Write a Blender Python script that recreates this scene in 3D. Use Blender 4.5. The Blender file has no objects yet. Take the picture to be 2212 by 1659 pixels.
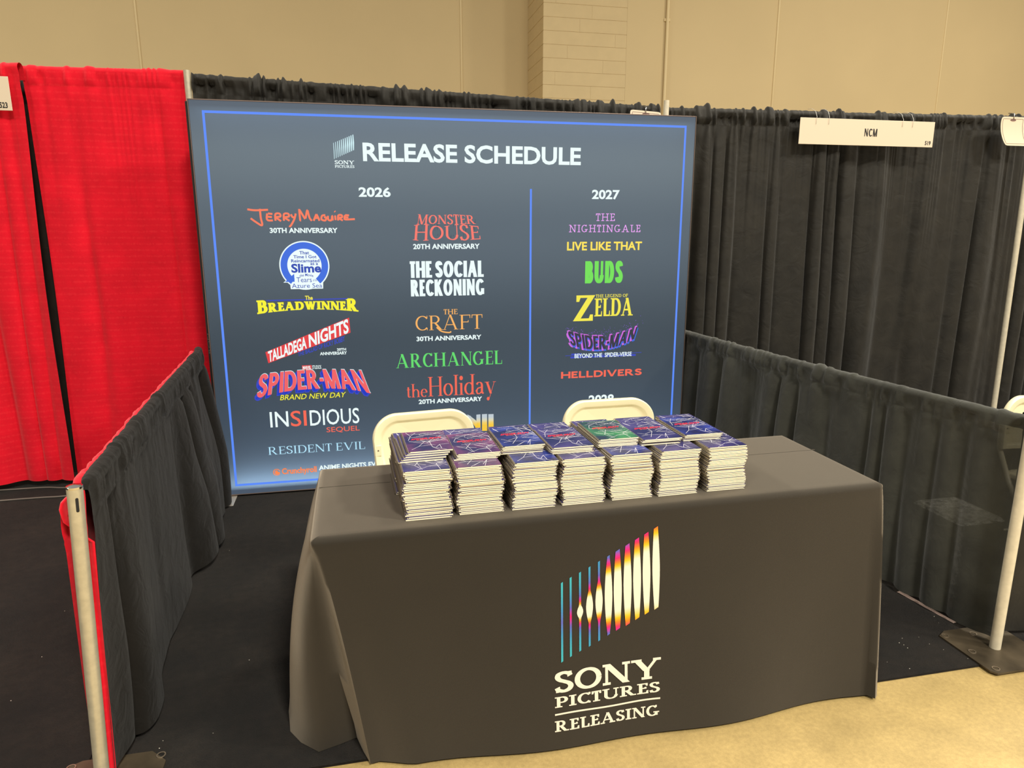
import bpy, math, random
import numpy as np
from mathutils import Vector, Matrix

C = bpy.context.scene.collection
SC = bpy.context.scene
PI = math.pi


def lin(c):
    return tuple((v / 255 / 12.92) if v / 255 <= 0.04045 else ((v / 255 + 0.055) / 1.055) ** 2.4 for v in c)


# ------------------------------------------------------------------ camera, world, lights, exposure
cd = bpy.data.cameras.new('camera')
cd.sensor_width = 36.0
cd.lens = 36.0 * 1534 / 2212
cd.clip_end = 200
cam = bpy.data.objects.new('camera', cd)
cam.location = (0, 0, 1.6)
cam.rotation_euler = (math.radians(90 - 12.5), 0, math.radians(-12.35))
C.objects.link(cam)
SC.camera = cam
SC.view_settings.view_transform = 'Standard'
SC.view_settings.look = 'None'
SC.view_settings.exposure = 0.0
SC.view_settings.gamma = 1.0
SC.view_settings.use_curve_mapping = False

w = bpy.data.worlds.new('hall_ambient')
SC.world = w
w.use_nodes = True
w.node_tree.nodes['Background'].inputs[0].default_value = (1.0, 0.94, 0.84, 1)
w.node_tree.nodes['Background'].inputs[1].default_value = 0.34


def hall_lamp(x, y, z, energy, size=1.6, col=(1.0, 0.94, 0.81)):
    l = bpy.data.lights.new('high_bay_light', 'AREA')
    l.shape = 'DISK'
    l.size = size
    l.energy = energy
    l.color = col
    o = bpy.data.objects.new('high_bay_light', l)
    o.location = (x, y, z)
    C.objects.link(o)


for lx, ly, le in ((-5, -4, 420), (2, -5.5, 1500), (9, -3, 1150), (-7, 5.5, 600), (3.6, 3.2, 330), (10.5, 4.8, 620)):
    hall_lamp(lx, ly, 8.5, le)


# ------------------------------------------------------------------ helpers
def tag(o, label=None, cat=None, group=None, kind=None):
    if label: o['label'] = label
    if cat: o['category'] = cat
    if group: o['group'] = group
    if kind: o['kind'] = kind
    return o


def empty(name, loc=(0, 0, 0), rz=0, **kw):
    o = bpy.data.objects.new(name, None)
    o.empty_display_size = 0.05
    o.location = loc
    o.rotation_euler = (0, 0, rz)
    C.objects.link(o)
    tag(o, **kw)
    return o


class MB:
    """Collects vertices and faces; build() links them as ONE mesh object."""

    def __init__(s):
        s.v = []; s.f = []; s.col = None

    def add(s, vs, fs):
        b = len(s.v)
        s.v += [tuple(map(float, p)) for p in vs]
        s.f += [tuple(i + b for i in f) for f in fs]

    def box(s, x0, x1, y0, y1, z0, z1, ch=0.0):
        if ch <= 0:
            s.add([(x0, y0, z0), (x1, y0, z0), (x1, y1, z0), (x0, y1, z0), (x0, y0, z1), (x1, y0, z1), (x1, y1, z1), (x0, y1, z1)],
                  [(0, 3, 2, 1), (4, 5, 6, 7), (0, 1, 5, 4), (1, 2, 6, 5), (2, 3, 7, 6), (3, 0, 4, 7)])
            return
        rings = []
        for z, i in ((z0, ch), (z0 + ch, 0), (z1 - ch, 0), (z1, ch)):
            a0, a1, b0, b1 = x0 + i, x1 - i, y0 + i, y1 - i
            c = ch
            rings.append([(a0 + c, b0, z), (a1 - c, b0, z), (a1, b0 + c, z), (a1, b1 - c, z), (a1 - c, b1, z), (a0 + c, b1, z), (a0, b1 - c, z), (a0, b0 + c, z)])
        s.loft(rings, True, True, True)

    def loft(s, rings, closed=True, cap0=False, cap1=False):
        n = len(rings[0]); vs = [p for r in rings for p in r]; fs = []
        for i in range(len(rings) - 1):
            for j in range(n if closed else n - 1):
                k = (j + 1) % n
                fs.append((i * n + j, i * n + k, (i + 1) * n + k, (i + 1) * n + j))
        if cap0: fs.append(tuple(range(n - 1, -1, -1)))
        if cap1: fs.append(tuple((len(rings) - 1) * n + j for j in range(n)))
        s.add(vs, fs)

    def tube(s, pts, r, n=12, caps=True):
        pts = [Vector(p) for p in pts]
        rr = r if isinstance(r, (list, tuple)) else [r] * len(pts)
        rings = []
        ref = None
        for i, p in enumerate(pts):
            t = (pts[min(i + 1, len(pts) - 1)] - pts[max(i - 1, 0)]).normalized()
            if ref is None:
                ref = t.orthogonal().normalized()
            a = (ref - t * ref.dot(t)).normalized(); ref = a
            b = t.cross(a)
            rings.append([p + (a * math.cos(2 * PI * k / n) + b * math.sin(2 * PI * k / n)) * rr[i] for k in range(n)])
        s.loft(rings, True, caps, caps)

    def build(s, name, m, parent=None, smooth=False, local=False):
        me = bpy.data.meshes.new(name)
        off = Vector((0, 0, 0))
        if parent is not None and not local:
            q = parent
            while q is not None:
                off += q.location; q = q.parent
        me.from_pydata([(v[0] - off.x, v[1] - off.y, v[2] - off.z) for v in s.v], [], s.f)
        me.update()
        if smooth:
            me.polygons.foreach_set('use_smooth', [True] * len(me.polygons))
        if s.col is not None:
            ca = me.color_attributes.new('print_colour', 'FLOAT_COLOR', 'POINT')
            ca.data.foreach_set('color', np.array(s.col, np.float32).ravel())
        me.materials.append(m)
        o = bpy.data.objects.new(name, me)
        C.objects.link(o)
        if parent is not None: o.parent = parent
        return o


def autosmooth(o, ang=40):
    me = o.data
    me.polygons.foreach_set('use_smooth', [True] * len(me.polygons))
    me.set_sharp_from_angle(angle=math.radians(ang))


# ------------------------------------------------------------------ materials
def mat(name, rgb, rough=0.6, metal=0.0, spec=0.5, sheen=0.0, noise=None, bump=None, emit=0.0):
    """noise=(scale, amount, detail); bump=(scale, strength, distance)"""
    m = bpy.data.materials.new(name); m.use_nodes = True
    nt = m.node_tree; N = nt.nodes; L = nt.links
    b = N['Principled BSDF']
    col = (*lin(rgb), 1)
    b.inputs['Base Color'].default_value = col
    b.inputs['Roughness'].default_value = rough
    b.inputs['Metallic'].default_value = metal
    b.inputs['Specular IOR Level'].default_value = spec
    b.inputs['Sheen Weight'].default_value = sheen
    if emit:
        b.inputs['Emission Color'].default_value = col
        b.inputs['Emission Strength'].default_value = emit
    tc = N.new('ShaderNodeTexCoord')
    if noise:
        t = N.new('ShaderNodeTexNoise'); t.inputs['Scale'].default_value = noise[0]; t.inputs['Detail'].default_value = noise[2] if len(noise) > 2 else 4
        L.new(tc.outputs['Object'], t.inputs['Vector'])
        mr = N.new('ShaderNodeMapRange'); mr.inputs[1].default_value = 0.3; mr.inputs[2].default_value = 0.7
        mr.inputs[3].default_value = 1 - noise[1]; mr.inputs[4].default_value = 1 + noise[1]
        L.new(t.outputs['Fac'], mr.inputs[0])
        mx = N.new('ShaderNodeMix'); mx.data_type = 'RGBA'; mx.blend_type = 'MULTIPLY'; mx.inputs[0].default_value = 1
        mx.inputs[6].default_value = col
        L.new(mr.outputs[0], mx.inputs[7]); L.new(mx.outputs[2], b.inputs['Base Color'])
    if bump:
        t2 = N.new('ShaderNodeTexNoise'); t2.inputs['Scale'].default_value = bump[0]; t2.inputs['Detail'].default_value = 5
        L.new(tc.outputs['Object'], t2.inputs['Vector'])
        bp = N.new('ShaderNodeBump'); bp.inputs['Strength'].default_value = bump[1]; bp.inputs['Distance'].default_value = bump[2]
        L.new(t2.outputs['Fac'], bp.inputs['Height']); L.new(bp.outputs[0], b.inputs['Normal'])
    return m


def add_transparency(m, amount):
    nt = m.node_tree; N = nt.nodes; L = nt.links
    b = N['Principled BSDF']; out = N['Material Output']
    tr = N.new('ShaderNodeBsdfTransparent'); mx = N.new('ShaderNodeMixShader'); mx.inputs[0].default_value = amount
    L.new(b.outputs[0], mx.inputs[1]); L.new(tr.outputs[0], mx.inputs[2]); L.new(mx.outputs[0], out.inputs[0])


def fabric(name, rgb, weave=900, crinkle=14, cs=0.5, var=0.16, sheen=0.25, spec=0.2, rough=0.85):
    """woven cloth: colour mottling, soft crinkles and a fine weave in the bump"""
    m = mat(name, rgb, rough, 0, spec, sheen, noise=(7, var, 6))
    nt = m.node_tree; N = nt.nodes; L = nt.links; b = N['Principled BSDF']
    b.inputs['Sheen Roughness'].default_value = 0.5
    tc = N['Texture Coordinate'] if 'Texture Coordinate' in N else N.new('ShaderNodeTexCoord')
    t1 = N.new('ShaderNodeTexNoise'); t1.inputs['Scale'].default_value = crinkle; t1.inputs['Detail'].default_value = 6; t1.inputs['Distortion'].default_value = 0.8
    t2 = N.new('ShaderNodeTexNoise'); t2.inputs['Scale'].default_value = weave; t2.inputs['Detail'].default_value = 2
    L.new(tc.outputs['Object'], t1.inputs['Vector']); L.new(tc.outputs['Object'], t2.inputs['Vector'])
    b1 = N.new('ShaderNodeBump'); b1.inputs['Strength'].default_value = cs; b1.inputs['Distance'].default_value = 0.012
    b2 = N.new('ShaderNodeBump'); b2.inputs['Strength'].default_value = 0.35; b2.inputs['Distance'].default_value = 0.0012
    L.new(t1.outputs['Fac'], b1.inputs['Height']); L.new(t2.outputs['Fac'], b2.inputs['Height'])
    L.new(b1.outputs[0], b2.inputs['Normal']); L.new(b2.outputs[0], b.inputs['Normal'])
    return m


M = {}
M['wall'] = mat('tan_wall_paint', (200, 179, 136), 0.75, noise=(0.7, 0.03, 3), bump=(60, 0.12, 0.004))
M['bead'] = mat('tan_caulk_bead', (216, 196, 152), 0.7)
M['block'] = mat('tan_painted_block', (200, 179, 136), 0.7, noise=(6, 0.025, 4), bump=(120, 0.3, 0.004))
M['concrete'] = mat('polished_concrete', (174, 150, 98), 0.42, spec=0.4, noise=(5, 0.16, 8), bump=(220, 0.12, 0.002))
def grain(m, scale, amount):
    nt = m.node_tree; N = nt.nodes; L = nt.links; b = N['Principled BSDF']
    src = b.inputs['Base Color'].links[0].from_socket
    t = N.new('ShaderNodeTexNoise'); t.inputs['Scale'].default_value = scale; t.inputs['Detail'].default_value = 4
    L.new(N['Texture Coordinate'].outputs['Object'], t.inputs['Vector'])
    mr = N.new('ShaderNodeMapRange'); mr.inputs[1].default_value = .3; mr.inputs[2].default_value = .7; mr.inputs[3].default_value = 1 - amount; mr.inputs[4].default_value = 1 + amount
    L.new(t.outputs['Fac'], mr.inputs[0])
    mx = N.new('ShaderNodeMix'); mx.data_type = 'RGBA'; mx.blend_type = 'MULTIPLY'; mx.inputs[0].default_value = 1
    L.new(src, mx.inputs[6]); L.new(mr.outputs[0], mx.inputs[7]); L.new(mx.outputs[2], b.inputs['Base Color'])


grain(M['concrete'], 70, .10); grain(M['concrete'], 260, .08)
M['carpet'] = mat('black_carpet', (25, 20, 15), 0.95, spec=0.05, sheen=0.06, noise=(3.2, 0.45, 10), bump=(650, 0.8, 0.006))
grain(M['carpet'], 26, .30); grain(M['carpet'], 320, .45)
M['red'] = fabric('red_drape_cloth', (220, 13, 38), crinkle=10, cs=0.3, var=0.10, sheen=0.15)
M['black'] = fabric('black_drape_cloth', (33, 30, 24), crinkle=9, cs=0.5, var=0.3, sheen=0.10, spec=0.3, rough=0.65)
M['black_side'] = fabric('black_side_cloth', (19, 16, 12), crinkle=12, cs=0.8, var=0.2, sheen=0.06)
M['sheer'] = fabric('sheer_black_cloth', (56, 56, 49), crinkle=11, cs=0.6, var=0.25)
add_transparency(M['sheer'], 0.04)
M['cloth'] = fabric('charcoal_table_cloth', (34, 30, 24), crinkle=3, cs=0.10, var=0.05, sheen=0.5)
M['cloth'].node_tree.nodes['Principled BSDF'].inputs['Sheen Tint'].default_value = (1.0, .86, .68, 1)
M['cream'] = mat('cream_plastic', (247, 236, 196), 0.42, spec=0.45, noise=(3, 0.02), bump=(260, 0.05, 0.002))
M['cream_metal'] = mat('cream_enamel_tube', (240, 230, 200), 0.3, spec=0.5)
M['pole'] = mat('scuffed_grey_pole', (196, 188, 164), 0.36, metal=0.45, noise=(45, 0.09, 10), bump=(60, 0.03, 0.0006))
M['pole_white'] = mat('worn_white_pole', (206, 196, 172), 0.45, noise=(40, 0.08, 6))
M['chrome'] = mat('chrome', (230, 230, 230), 0.12, metal=1.0)
M['plate'] = mat('dark_steel_plate', (82, 72, 57), 0.42, metal=0.4, noise=(7, 0.6, 10), bump=(70, 0.1, 0.001))
M['rim'] = mat('worn_steel_rim', (170, 155, 135), 0.4, metal=0.8)
M['slot'] = mat('dark_slot', (30, 28, 26), 0.9)
M['card'] = mat('white_card', (224, 208, 184), 0.6, spec=0.2)
M['ink'] = mat('black_ink', (34, 31, 32), 0.7)
M['ink_line'] = mat('brown_ink_line', (120, 92, 84), 0.7)
M['alu'] = mat('aluminium_frame', (150, 132, 124), 0.3, metal=0.7)
M['foot'] = mat('brushed_foot_plate', (222, 214, 200), 0.25, metal=0.6)
M['cable'] = mat('grey_cable', (104, 98, 90), 0.6)
M['paper'] = mat('cream_paper_edges', (246, 236, 205), 0.8, spec=0.1, noise=(90, 0.05, 3))
M['coil'] = mat('dull_wire_coil', (128, 116, 100), 0.4, metal=0.5)
M['wire'] = mat('pale_wire', (225, 222, 214), 0.4, metal=0.3)
M['tape'] = mat('pinkish_grey_tape', (150, 128, 118), 0.7, noise=(300, 0.5, 3))
M['lint'] = mat('white_lint', (235, 228, 210), 0.9)
M['wrap'] = mat('clear_stretch_wrap', (250, 246, 232), 0.15, spec=1.0, noise=(40, 0.6, 8), bump=(40, 1.0, 0.04))
M['brass'] = mat('brass_hook', (150, 130, 62), 0.35, metal=0.8)
M['red_web'] = mat('red_lettering', (228, 30, 44), 0.4)
M['orange_web'] = mat('orange_lettering', (226, 120, 60), 0.4)
M['web'] = mat('pale_web_lines', (226, 222, 226), 0.45)
M['print'] = mat('cream_fabric_print', (226, 217, 200), 0.85, spec=0.1)


# crushed weave of the red drapes: rows of paler flecks
def red_flecks(m):
    nt = m.node_tree; N = nt.nodes; L = nt.links; b = N['Principled BSDF']
    src = b.inputs['Base Color'].links[0].from_socket
    tc = N['Texture Coordinate']
    mp = N.new('ShaderNodeMapping'); mp.inputs['Scale'].default_value = (95, 95, 34)
    L.new(tc.outputs['Object'], mp.inputs[0])
    t = N.new('ShaderNodeTexNoise'); t.inputs['Scale'].default_value = 1.0; t.inputs['Detail'].default_value = 3
    L.new(mp.outputs[0], t.inputs['Vector'])
    wv = N.new('ShaderNodeTexWave'); wv.bands_direction = 'Z'; wv.inputs['Scale'].default_value = 8.5; wv.inputs['Distortion'].default_value = 1.0
    L.new(tc.outputs['Object'], wv.inputs['Vector'])
    mu = N.new('ShaderNodeMath'); mu.operation = 'MULTIPLY'
    L.new(t.outputs['Fac'], mu.inputs[0]); L.new(wv.outputs['Fac'], mu.inputs[1])
    mr = N.new('ShaderNodeMapRange'); mr.inputs[1].default_value = 0.34; mr.inputs[2].default_value = 0.62; mr.inputs[3].default_value = 0; mr.inputs[4].default_value = 0.20
    L.new(mu.outputs[0], mr.inputs[0])
    mx = N.new('ShaderNodeMix'); mx.data_type = 'RGBA'
    mx.inputs[7].default_value = (*lin((250, 60, 66)), 1)
    L.new(mr.outputs[0], mx.inputs[0]); L.new(src, mx.inputs[6]); L.new(mx.outputs[2], b.inputs['Base Color'])


red_flecks(M['red'])


def cover_mat(name, base, tint, seed):
    """glossy notebook cover: navy art with a soft tinted cloud"""
    m = mat(name, base, 0.28, spec=0.5)
    nt = m.node_tree; N = nt.nodes; L = nt.links; b = N['Principled BSDF']
    tc = N['Texture Coordinate']
    mp = N.new('ShaderNodeMapping'); mp.inputs['Location'].default_value = (seed * 3.7, seed * 1.3, 0)
    L.new(tc.outputs['Object'], mp.inputs[0])
    t = N.new('ShaderNodeTexNoise'); t.inputs['Scale'].default_value = 9; t.inputs['Detail'].default_value = 3
    L.new(mp.outputs[0], t.inputs['Vector'])
    r = N.new('ShaderNodeValToRGB')
    r.color_ramp.elements[0].position = 0.40; r.color_ramp.elements[0].color = (*lin(base), 1)
    r.color_ramp.elements[1].position = 0.66; r.color_ramp.elements[1].color = (*lin(tint), 1)
    L.new(t.outputs['Fac'], r.inputs[0]); L.new(r.outputs[0], b.inputs['Base Color'])
    return m


COV = [cover_mat('navy_cover', (34, 36, 84), (70, 62, 118), 1), cover_mat('plum_cover', (36, 34, 82), (120, 60, 104), 2),
       cover_mat('blue_cover', (30, 34, 80), (52, 66, 150), 3), cover_mat('green_cover', (30, 46, 72), (58, 128, 82), 4)]


def attr_mat(name, emit=0.0, rough=0.8):
    m = bpy.data.materials.new(name); m.use_nodes = True
    nt = m.node_tree; b = nt.nodes['Principled BSDF']
    a = nt.nodes.new('ShaderNodeAttribute'); a.attribute_name = 'print_colour'
    b.inputs['Roughness'].default_value = rough
    b.inputs['Specular IOR Level'].default_value = 0.1
    if emit:
        nt.links.new(a.outputs['Color'], b.inputs['Emission Color']); b.inputs['Emission Strength'].default_value = emit
        b.inputs['Base Color'].default_value = (0.02, 0.02, 0.02, 1)
    else:
        nt.links.new(a.outputs['Color'], b.inputs['Base Color'])
    return m


def glow(name, rgb, k=1.0):
    """backlit print colour"""
    m = mat(name, rgb, 0.6, spec=0.1, emit=k)
    m.node_tree.nodes['Principled BSDF'].inputs['Base Color'].default_value = (0.03, 0.03, 0.03, 1)
    return m


G = {k: glow('backlit_' + k, v) for k, v in dict(
    white=(236, 252, 250), blue=(84, 136, 250), orange=(246, 120, 88), coral=(246, 116, 104), red=(244, 98, 76), green=(92, 218, 104), lime=(108, 222, 82),
    gold=(246, 176, 92), yellow=(252, 224, 84), lemon=(246, 240, 40), zelda=(242, 230, 70), pink=(240, 164, 250), sky=(178, 228, 250), crunch=(252, 132, 70),
    navy=(40, 62, 190), royal=(48, 104, 220), spider=(238, 92, 96), violet=(132, 84, 226), dark=(34, 36, 56), brandred=(226, 54, 60), ice=(206, 240, 246), magenta=(206, 104, 222),
    deep=(28, 66, 176)).items()}

# ------------------------------------------------------------------ lettering: a stroke-built alphabet (serif / slab) and Blender's built-in sans
def arc(cx, cy, rx, ry, a0, a1, n=18):
    return [(cx + rx * math.cos(math.radians(a0 + (a1 - a0) * i / n)), cy + ry * math.sin(math.radians(a0 + (a1 - a0) * i / n))) for i in range(n + 1)]


def spline(P, n=8):
    out = []
    Q = [P[0]] + list(P) + [P[-1]]
    for i in range(1, len(Q) - 2):
        for k in range(n):
            t = k / n
            out.append(tuple(0.5 * (2 * Q[i][d] + (Q[i + 1][d] - Q[i - 1][d]) * t + (2 * Q[i - 1][d] - 5 * Q[i][d] + 4 * Q[i + 1][d] - Q[i + 2][d]) * t * t
                                   + (3 * Q[i][d] - Q[i - 1][d] - 3 * Q[i + 1][d] + Q[i + 2][d]) * t ** 3) for d in (0, 1)))
    out.append(tuple(P[-1]))
    return out


S_PTS = [(.47, .80), (.42, .93), (.25, 1.0), (.08, .92), (.04, .76), (.12, .62), (.27, .52), (.42, .41), (.49, .25), (.42, .08), (.25, .0), (.07, .08), (.02, .22)]
GL = {
    'A': (.76, [('d', 0, 0, .38, 1, 0, 'b'), ('d', .76, 0, .38, 1, 1, 'b'), ('h', .16, .60, .32, 0, 0)]),
    'B': (.52, [('v', 0, 0, 1, 1, 'L'), ('c', [(0, 1), (.22, 1)] + arc(.22, .765, .22, .235, 90, -90) + [(0, .53)]), ('c', [(0, .53), (.25, .53)] + arc(.25, .265, .27, .265, 90, -90) + [(0, 0)])]),
    'C': (.70, [('c', arc(.37, .5, .37, .5, 40, 318, 34)), ('t', .66, .82, .22), ('t', .66, .14, -.14)]),
    'D': (.64, [('v', 0, 0, 1, 1, 'L'), ('c', [(0, 1), (.26, 1)] + arc(.26, .5, .38, .5, 90, -90, 26) + [(0, 0)])]),
    'E': (.50, [('v', 0, 0, 1, 1, 'L'), ('h', 0, .46, 1, 0, -.2), ('h', 0, .38, .52, 0, .12), ('h', 0, .50, 0, 0, .24)]),
    'F': (.48, [('v', 0, 0, 1, 1, 'bL'), ('h', 0, .48, 1, 0, -.22), ('h', 0, .38, .50, 0, .12)]),
    'G': (.72, [('c', arc(.37, .5, .37, .5, 40, 325, 34)), ('v', .68, .06, .42, 1, 't'), ('t', .66, .82, .2)]),
    'H': (.66, [('v', 0, 0, 1, 1, 'bt'), ('v', .66, 0, 1, 1, 'bt'), ('h', 0, .66, .52, 0, 0)]),
    'I': (0.0, [('v', 0, 0, 1, 1, 'bt')]),
    'J': (.34, [('v', .34, .2, 1, 1, 't'), ('c', [(.34, .3), (.33, .12), (.2, 0), (.02, .04)])]),
    'K': (.64, [('v', 0, 0, 1, 1, 'bt'), ('d', .04, .42, .58, 1, 0, 't'), ('d', .62, 0, .2, .6, 1, 'b')]),
    'L': (.48, [('v', 0, 0, 1, 1, 'tL'), ('h', 0, .50, 0, 0, .26)]),
    'M': (.84, [('v', 0, 0, 1, 0, 'bL'), ('v', .84, 0, 1, 1, 'bR'), ('d', .42, 0, 0.03, 1, 1, ''), ('d', .42, 0, .81, 1, 0, '')]),
    'N': (.70, [('v', 0, 0, 1, 0, 'bL'), ('v', .70, 0, 1, 0, 't'), ('d', .70, 0, 0.0, 1, 1, '')]),
    'O': (.76, [('c', arc(.38, .5, .38, .5, 0, 360, 40))]),
    'P': (.50, [('v', 0, 0, 1, 1, 'bL'), ('c', [(0, 1), (.22, 1)] + arc(.22, .73, .26, .27, 90, -90) + [(0, .46)])]),
    'R': (.60, [('v', 0, 0, 1, 1, 'bL'), ('c', [(0, 1), (.22, 1)] + arc(.22, .75, .24, .25, 90, -90) + [(0, .5)]), ('d', .60, 0, .22, .52, 1, 'R')]),
    'S': (.50, [('c', spline(S_PTS)), ('t', .47, .78, .2), ('t', .03, .24, -.22)]),
    'T': (.62, [('v', .31, 0, 1, 1, 'b'), ('h', 0, .62, 1, -.22, -.22)]),
    'U': (.66, [('v', 0, .3, 1, 1, 't'), ('v', .66, .3, 1, 0, 't'), ('c', [(0, .34)] + arc(.33, .32, .33, .32, 180, 360, 24) + [(.66, .34)])]),
    'V': (.74, [('d', .37, 0, 0, 1, 1, 't'), ('d', .37, 0, .74, 1, 0, 't')]),
    'W': (1.0, [('d', .28, 0, 0, 1, 1, 't'), ('d', .28, 0, .5, 1, 0, ''), ('d', .72, 0, .5, 1, 1, ''), ('d', .72, 0, 1.0, 1, 0, 't')]),
    'Y': (.74, [('v', .37, 0, .48, 1, 'b'), ('d', .37, .42, 0, 1, 1, 't'), ('d', .37, .42, .74, 1, 0, 't')]),
    'Z': (.62, [('h', .02, .58, 1, -.2, 0), ('h', 0, .62, 0, 0, .2), ('d', .02, 0, .58, 1, 1, '')]),
    '-': (.30, [('h', 0, .30, .45, 0, 0)]),
    'h': (.46, [('v', 0, 0, 1.05, 1, 'bt'), ('c', [(0, .40)] + arc(.24, .36, .22, .26, 160, 0) + [(.46, .3)]), ('v', .46, 0, .36, 1, 'b')]),
    't': (.30, [('v', .12, .12, .82, 1, ''), ('c', [(.12, .16), (.14, .04), (.22, 0.0), (.32, .06)]), ('h', -.02, .30, .62, 0, 0)]),
    'e': (.46, [('c', [(.03, .34), (.45, .34)] + arc(.24, .31, .23, .31, 8, 315, 26))]),
    'o': (.52, [('c', arc(.26, .31, .26, .31, 0, 360, 30))]),
    'l': (0.0, [('v', 0, 0, 1.05, 1, 'bt')]),
    'i': (0.0, [('v', 0, 0, .62, 1, 'bL'), ('o', 0, .88, .10)]),
    'd': (.50, [('v', .50, 0, 1.05, 1, 'tb'), ('c', arc(.27, .31, .27, .31, 30, 330, 28))]),
    'a': (.42, [('v', .40, .04, .44, 1, ''), ('c', [(.40, .42)] + arc(.22, .44, .18, .18, 0, 160)), ('c', [(.40, .36), (.12, .30), (.02, .16), (.08, .02), (.22, 0), (.40, .12)]), ('c', [(.40, .08), (.46, 0), (.52, .05)])]),
    'y': (.52, [('d', .27, 0, 0, .62, 1, 't'), ('d', .14, -.30, .52, .62, 0, 't'), ('o', .08, -.27, .08)]),
}


def strip(path, wfn):
    """thick stroke along a polyline, mitred, as quads"""
    n = len(path); L_, R_ = [], []
    for i in range(n):
        a = path[max(i - 1, 0)]; b = path[min(i + 1, n - 1)]
        if i == 0 and path[0] == path[-1]: a = path[-2]
        if i == n - 1 and path[0] == path[-1]: b = path[1]
        dx, dy = b[0] - a[0], b[1] - a[1]; l = math.hypot(dx, dy) or 1
        wd = wfn(dx / l, dy / l) / 2
        L_.append((path[i][0] - dy / l * wd, path[i][1] + dx / l * wd)); R_.append((path[i][0] + dy / l * wd, path[i][1] - dx / l * wd))
    return [[L_[i], R_[i], R_[i + 1], L_[i + 1]] for i in range(n - 1)]


def stroke_text(text, thick=.17, thin=.06, xs=1.0, serif=.10, st=.035, gap=.16, space=.42, small=None):
    """polygons (lists of 2-D points) of text in the serif / slab alphabet, cap height 1"""
    polys = []; x = 0.0
    prev = ' '
    gap = gap * .55
    for ci, ch in enumerate(text):
        if (prev in 'ALR' and ch in 'TVWY') or (prev in 'TVWYFP' and ch in 'Aaeo'): x -= .10 * xs
        prev = ch
        p_start = len(polys)
        if ch == ' ':
            x += space * xs; continue
        k = 1.0
        if small and ch.isupper() and ci not in small[1]: k = small[0]
        wd, ops = GL[ch]
        ox = x + thick * k / 2
        X = lambda u: ox + u * xs * k
        Yc = lambda v: (thin / 2 + v * (1 - thin)) * k
        W_ = lambda t: (thick if t else thin) * k

        def rect(x0, x1, y0, y1):
            polys.append([(x0, y0), (x1, y0), (x1, y1), (x0, y1)])

        def foot(xc, y, top, wt, side='B'):
            if serif <= 0: return
            h = W_(wt) / 2
            l = h + (serif * k if side in 'BL' else 0); r = h + (serif * k if side in 'BR' else 0)
            if top: rect(xc - l, xc + r, y - st * k, y)
            else: rect(xc - l, xc + r, y, y + st * k)

        for op in ops:
            if op[0] == 'v':
                _, u, y0, y1, wt, sf = op
                rect(X(u) - W_(wt) / 2, X(u) + W_(wt) / 2, y0 * k, y1 * k)
                if 'b' in sf: foot(X(u), y0 * k, False, wt)
                if 't' in sf: foot(X(u), y1 * k, True, wt)
                if 'L' in sf:
                    foot(X(u), y1 * k, True, wt, 'L')
                    if 'b' not in sf and 't' not in sf: foot(X(u), y0 * k, False, wt, 'L')
                if 'R' in sf: foot(X(u), y1 * k, True, wt, 'R')
            elif op[0] == 'd':
                _, u0, y0, u1, y1, wt, sf = op
                a, b = X(u0), X(u1); dy = (y1 - y0) * k
                hw = W_(wt) / 2 * math.hypot(b - a, dy) / abs(dy)
                polys.append([(a - hw, y0 * k), (a + hw, y0 * k), (b + hw, y1 * k), (b - hw, y1 * k)])
                if 'b' in sf: foot(a, y0 * k, False, wt)
                if 't' in sf: foot(b, y1 * k, True, wt)
                if 'R' in sf: foot(a, y0 * k, False, wt, 'R')
            elif op[0] == 'h':
                _, u0, u1, y, tl, tr = op
                rect(X(u0), X(u1), Yc(y) - thin * k / 2, Yc(y) + thin * k / 2)
                for u, tk, sgn in ((u0, tl, 1), (u1, tr, -1)):
                    if tk and serif > 0:
                        xa = X(u); bs = st * k
                        y0 = Yc(y); y1 = y0 + tk * k
                        polys.append([(xa, y0), (xa + sgn * bs * 1.6, y0), (xa + sgn * bs, y1), (xa, y1)])
            elif op[0] == 't' and serif > 0:
                _, u, y, hgt = op
                y0 = y * k; y1 = min(max(y + hgt, -0.01), 1.01) * k
                rect(X(u) - st * k * .6, X(u) + st * k * .6, min(y0, y1), max(y0, y1))
            elif op[0] == 'c':
                P = [(X(p[0]), Yc(p[1])) for p in op[1]]
                polys.extend(strip(P, lambda dx, dy: (thin + (thick - thin) * abs(dy) ** 1.3) * k))
            elif op[0] == 'o':
                _, u, y, r = op
                polys.append([(X(u) + (r + thick * .12) * k * math.cos(2 * PI * i / 14), (y + (r + thick * .12) * math.sin(2 * PI * i / 14)) * k) for i in range(14)])
        new = polys[p_start:]
        gl = min(p[0] for q in new for p in q); gr = max(p[0] for q in new for p in q)
        for qi in range(p_start, len(polys)): polys[qi] = [(p[0] - gl + x, p[1]) for p in polys[qi]]
        x += gr - gl + gap * k
    return polys


_fc = {}


def sans_text(text, weight=0.02, gap=1.0):
    key = (text, weight, gap)
    if key in _fc: return _fc[key]
    cu = bpy.data.curves.new('t', 'FONT'); cu.body = text; cu.offset = weight; cu.space_character = gap; cu.resolution_u = 3
    o = bpy.data.objects.new('t', cu); C.objects.link(o)
    bpy.context.view_layer.update()
    me = bpy.data.meshes.new_from_object(o.evaluated_get(bpy.context.evaluated_depsgraph_get()))
    V = [(v.co.x, v.co.y) for v in me.vertices]
    polys = [[V[i] for i in p.vertices] for p in me.polygons]
    bpy.data.objects.remove(o); bpy.data.curves.remove(cu); bpy.data.meshes.remove(me)
    _fc[key] = polys
    return polys


def bbox(polys):
    xs = [p[0] for q in polys for p in q]; ys = [p[1] for q in polys for p in q]
    return min(xs), max(xs), min(ys), max(ys)


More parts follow.
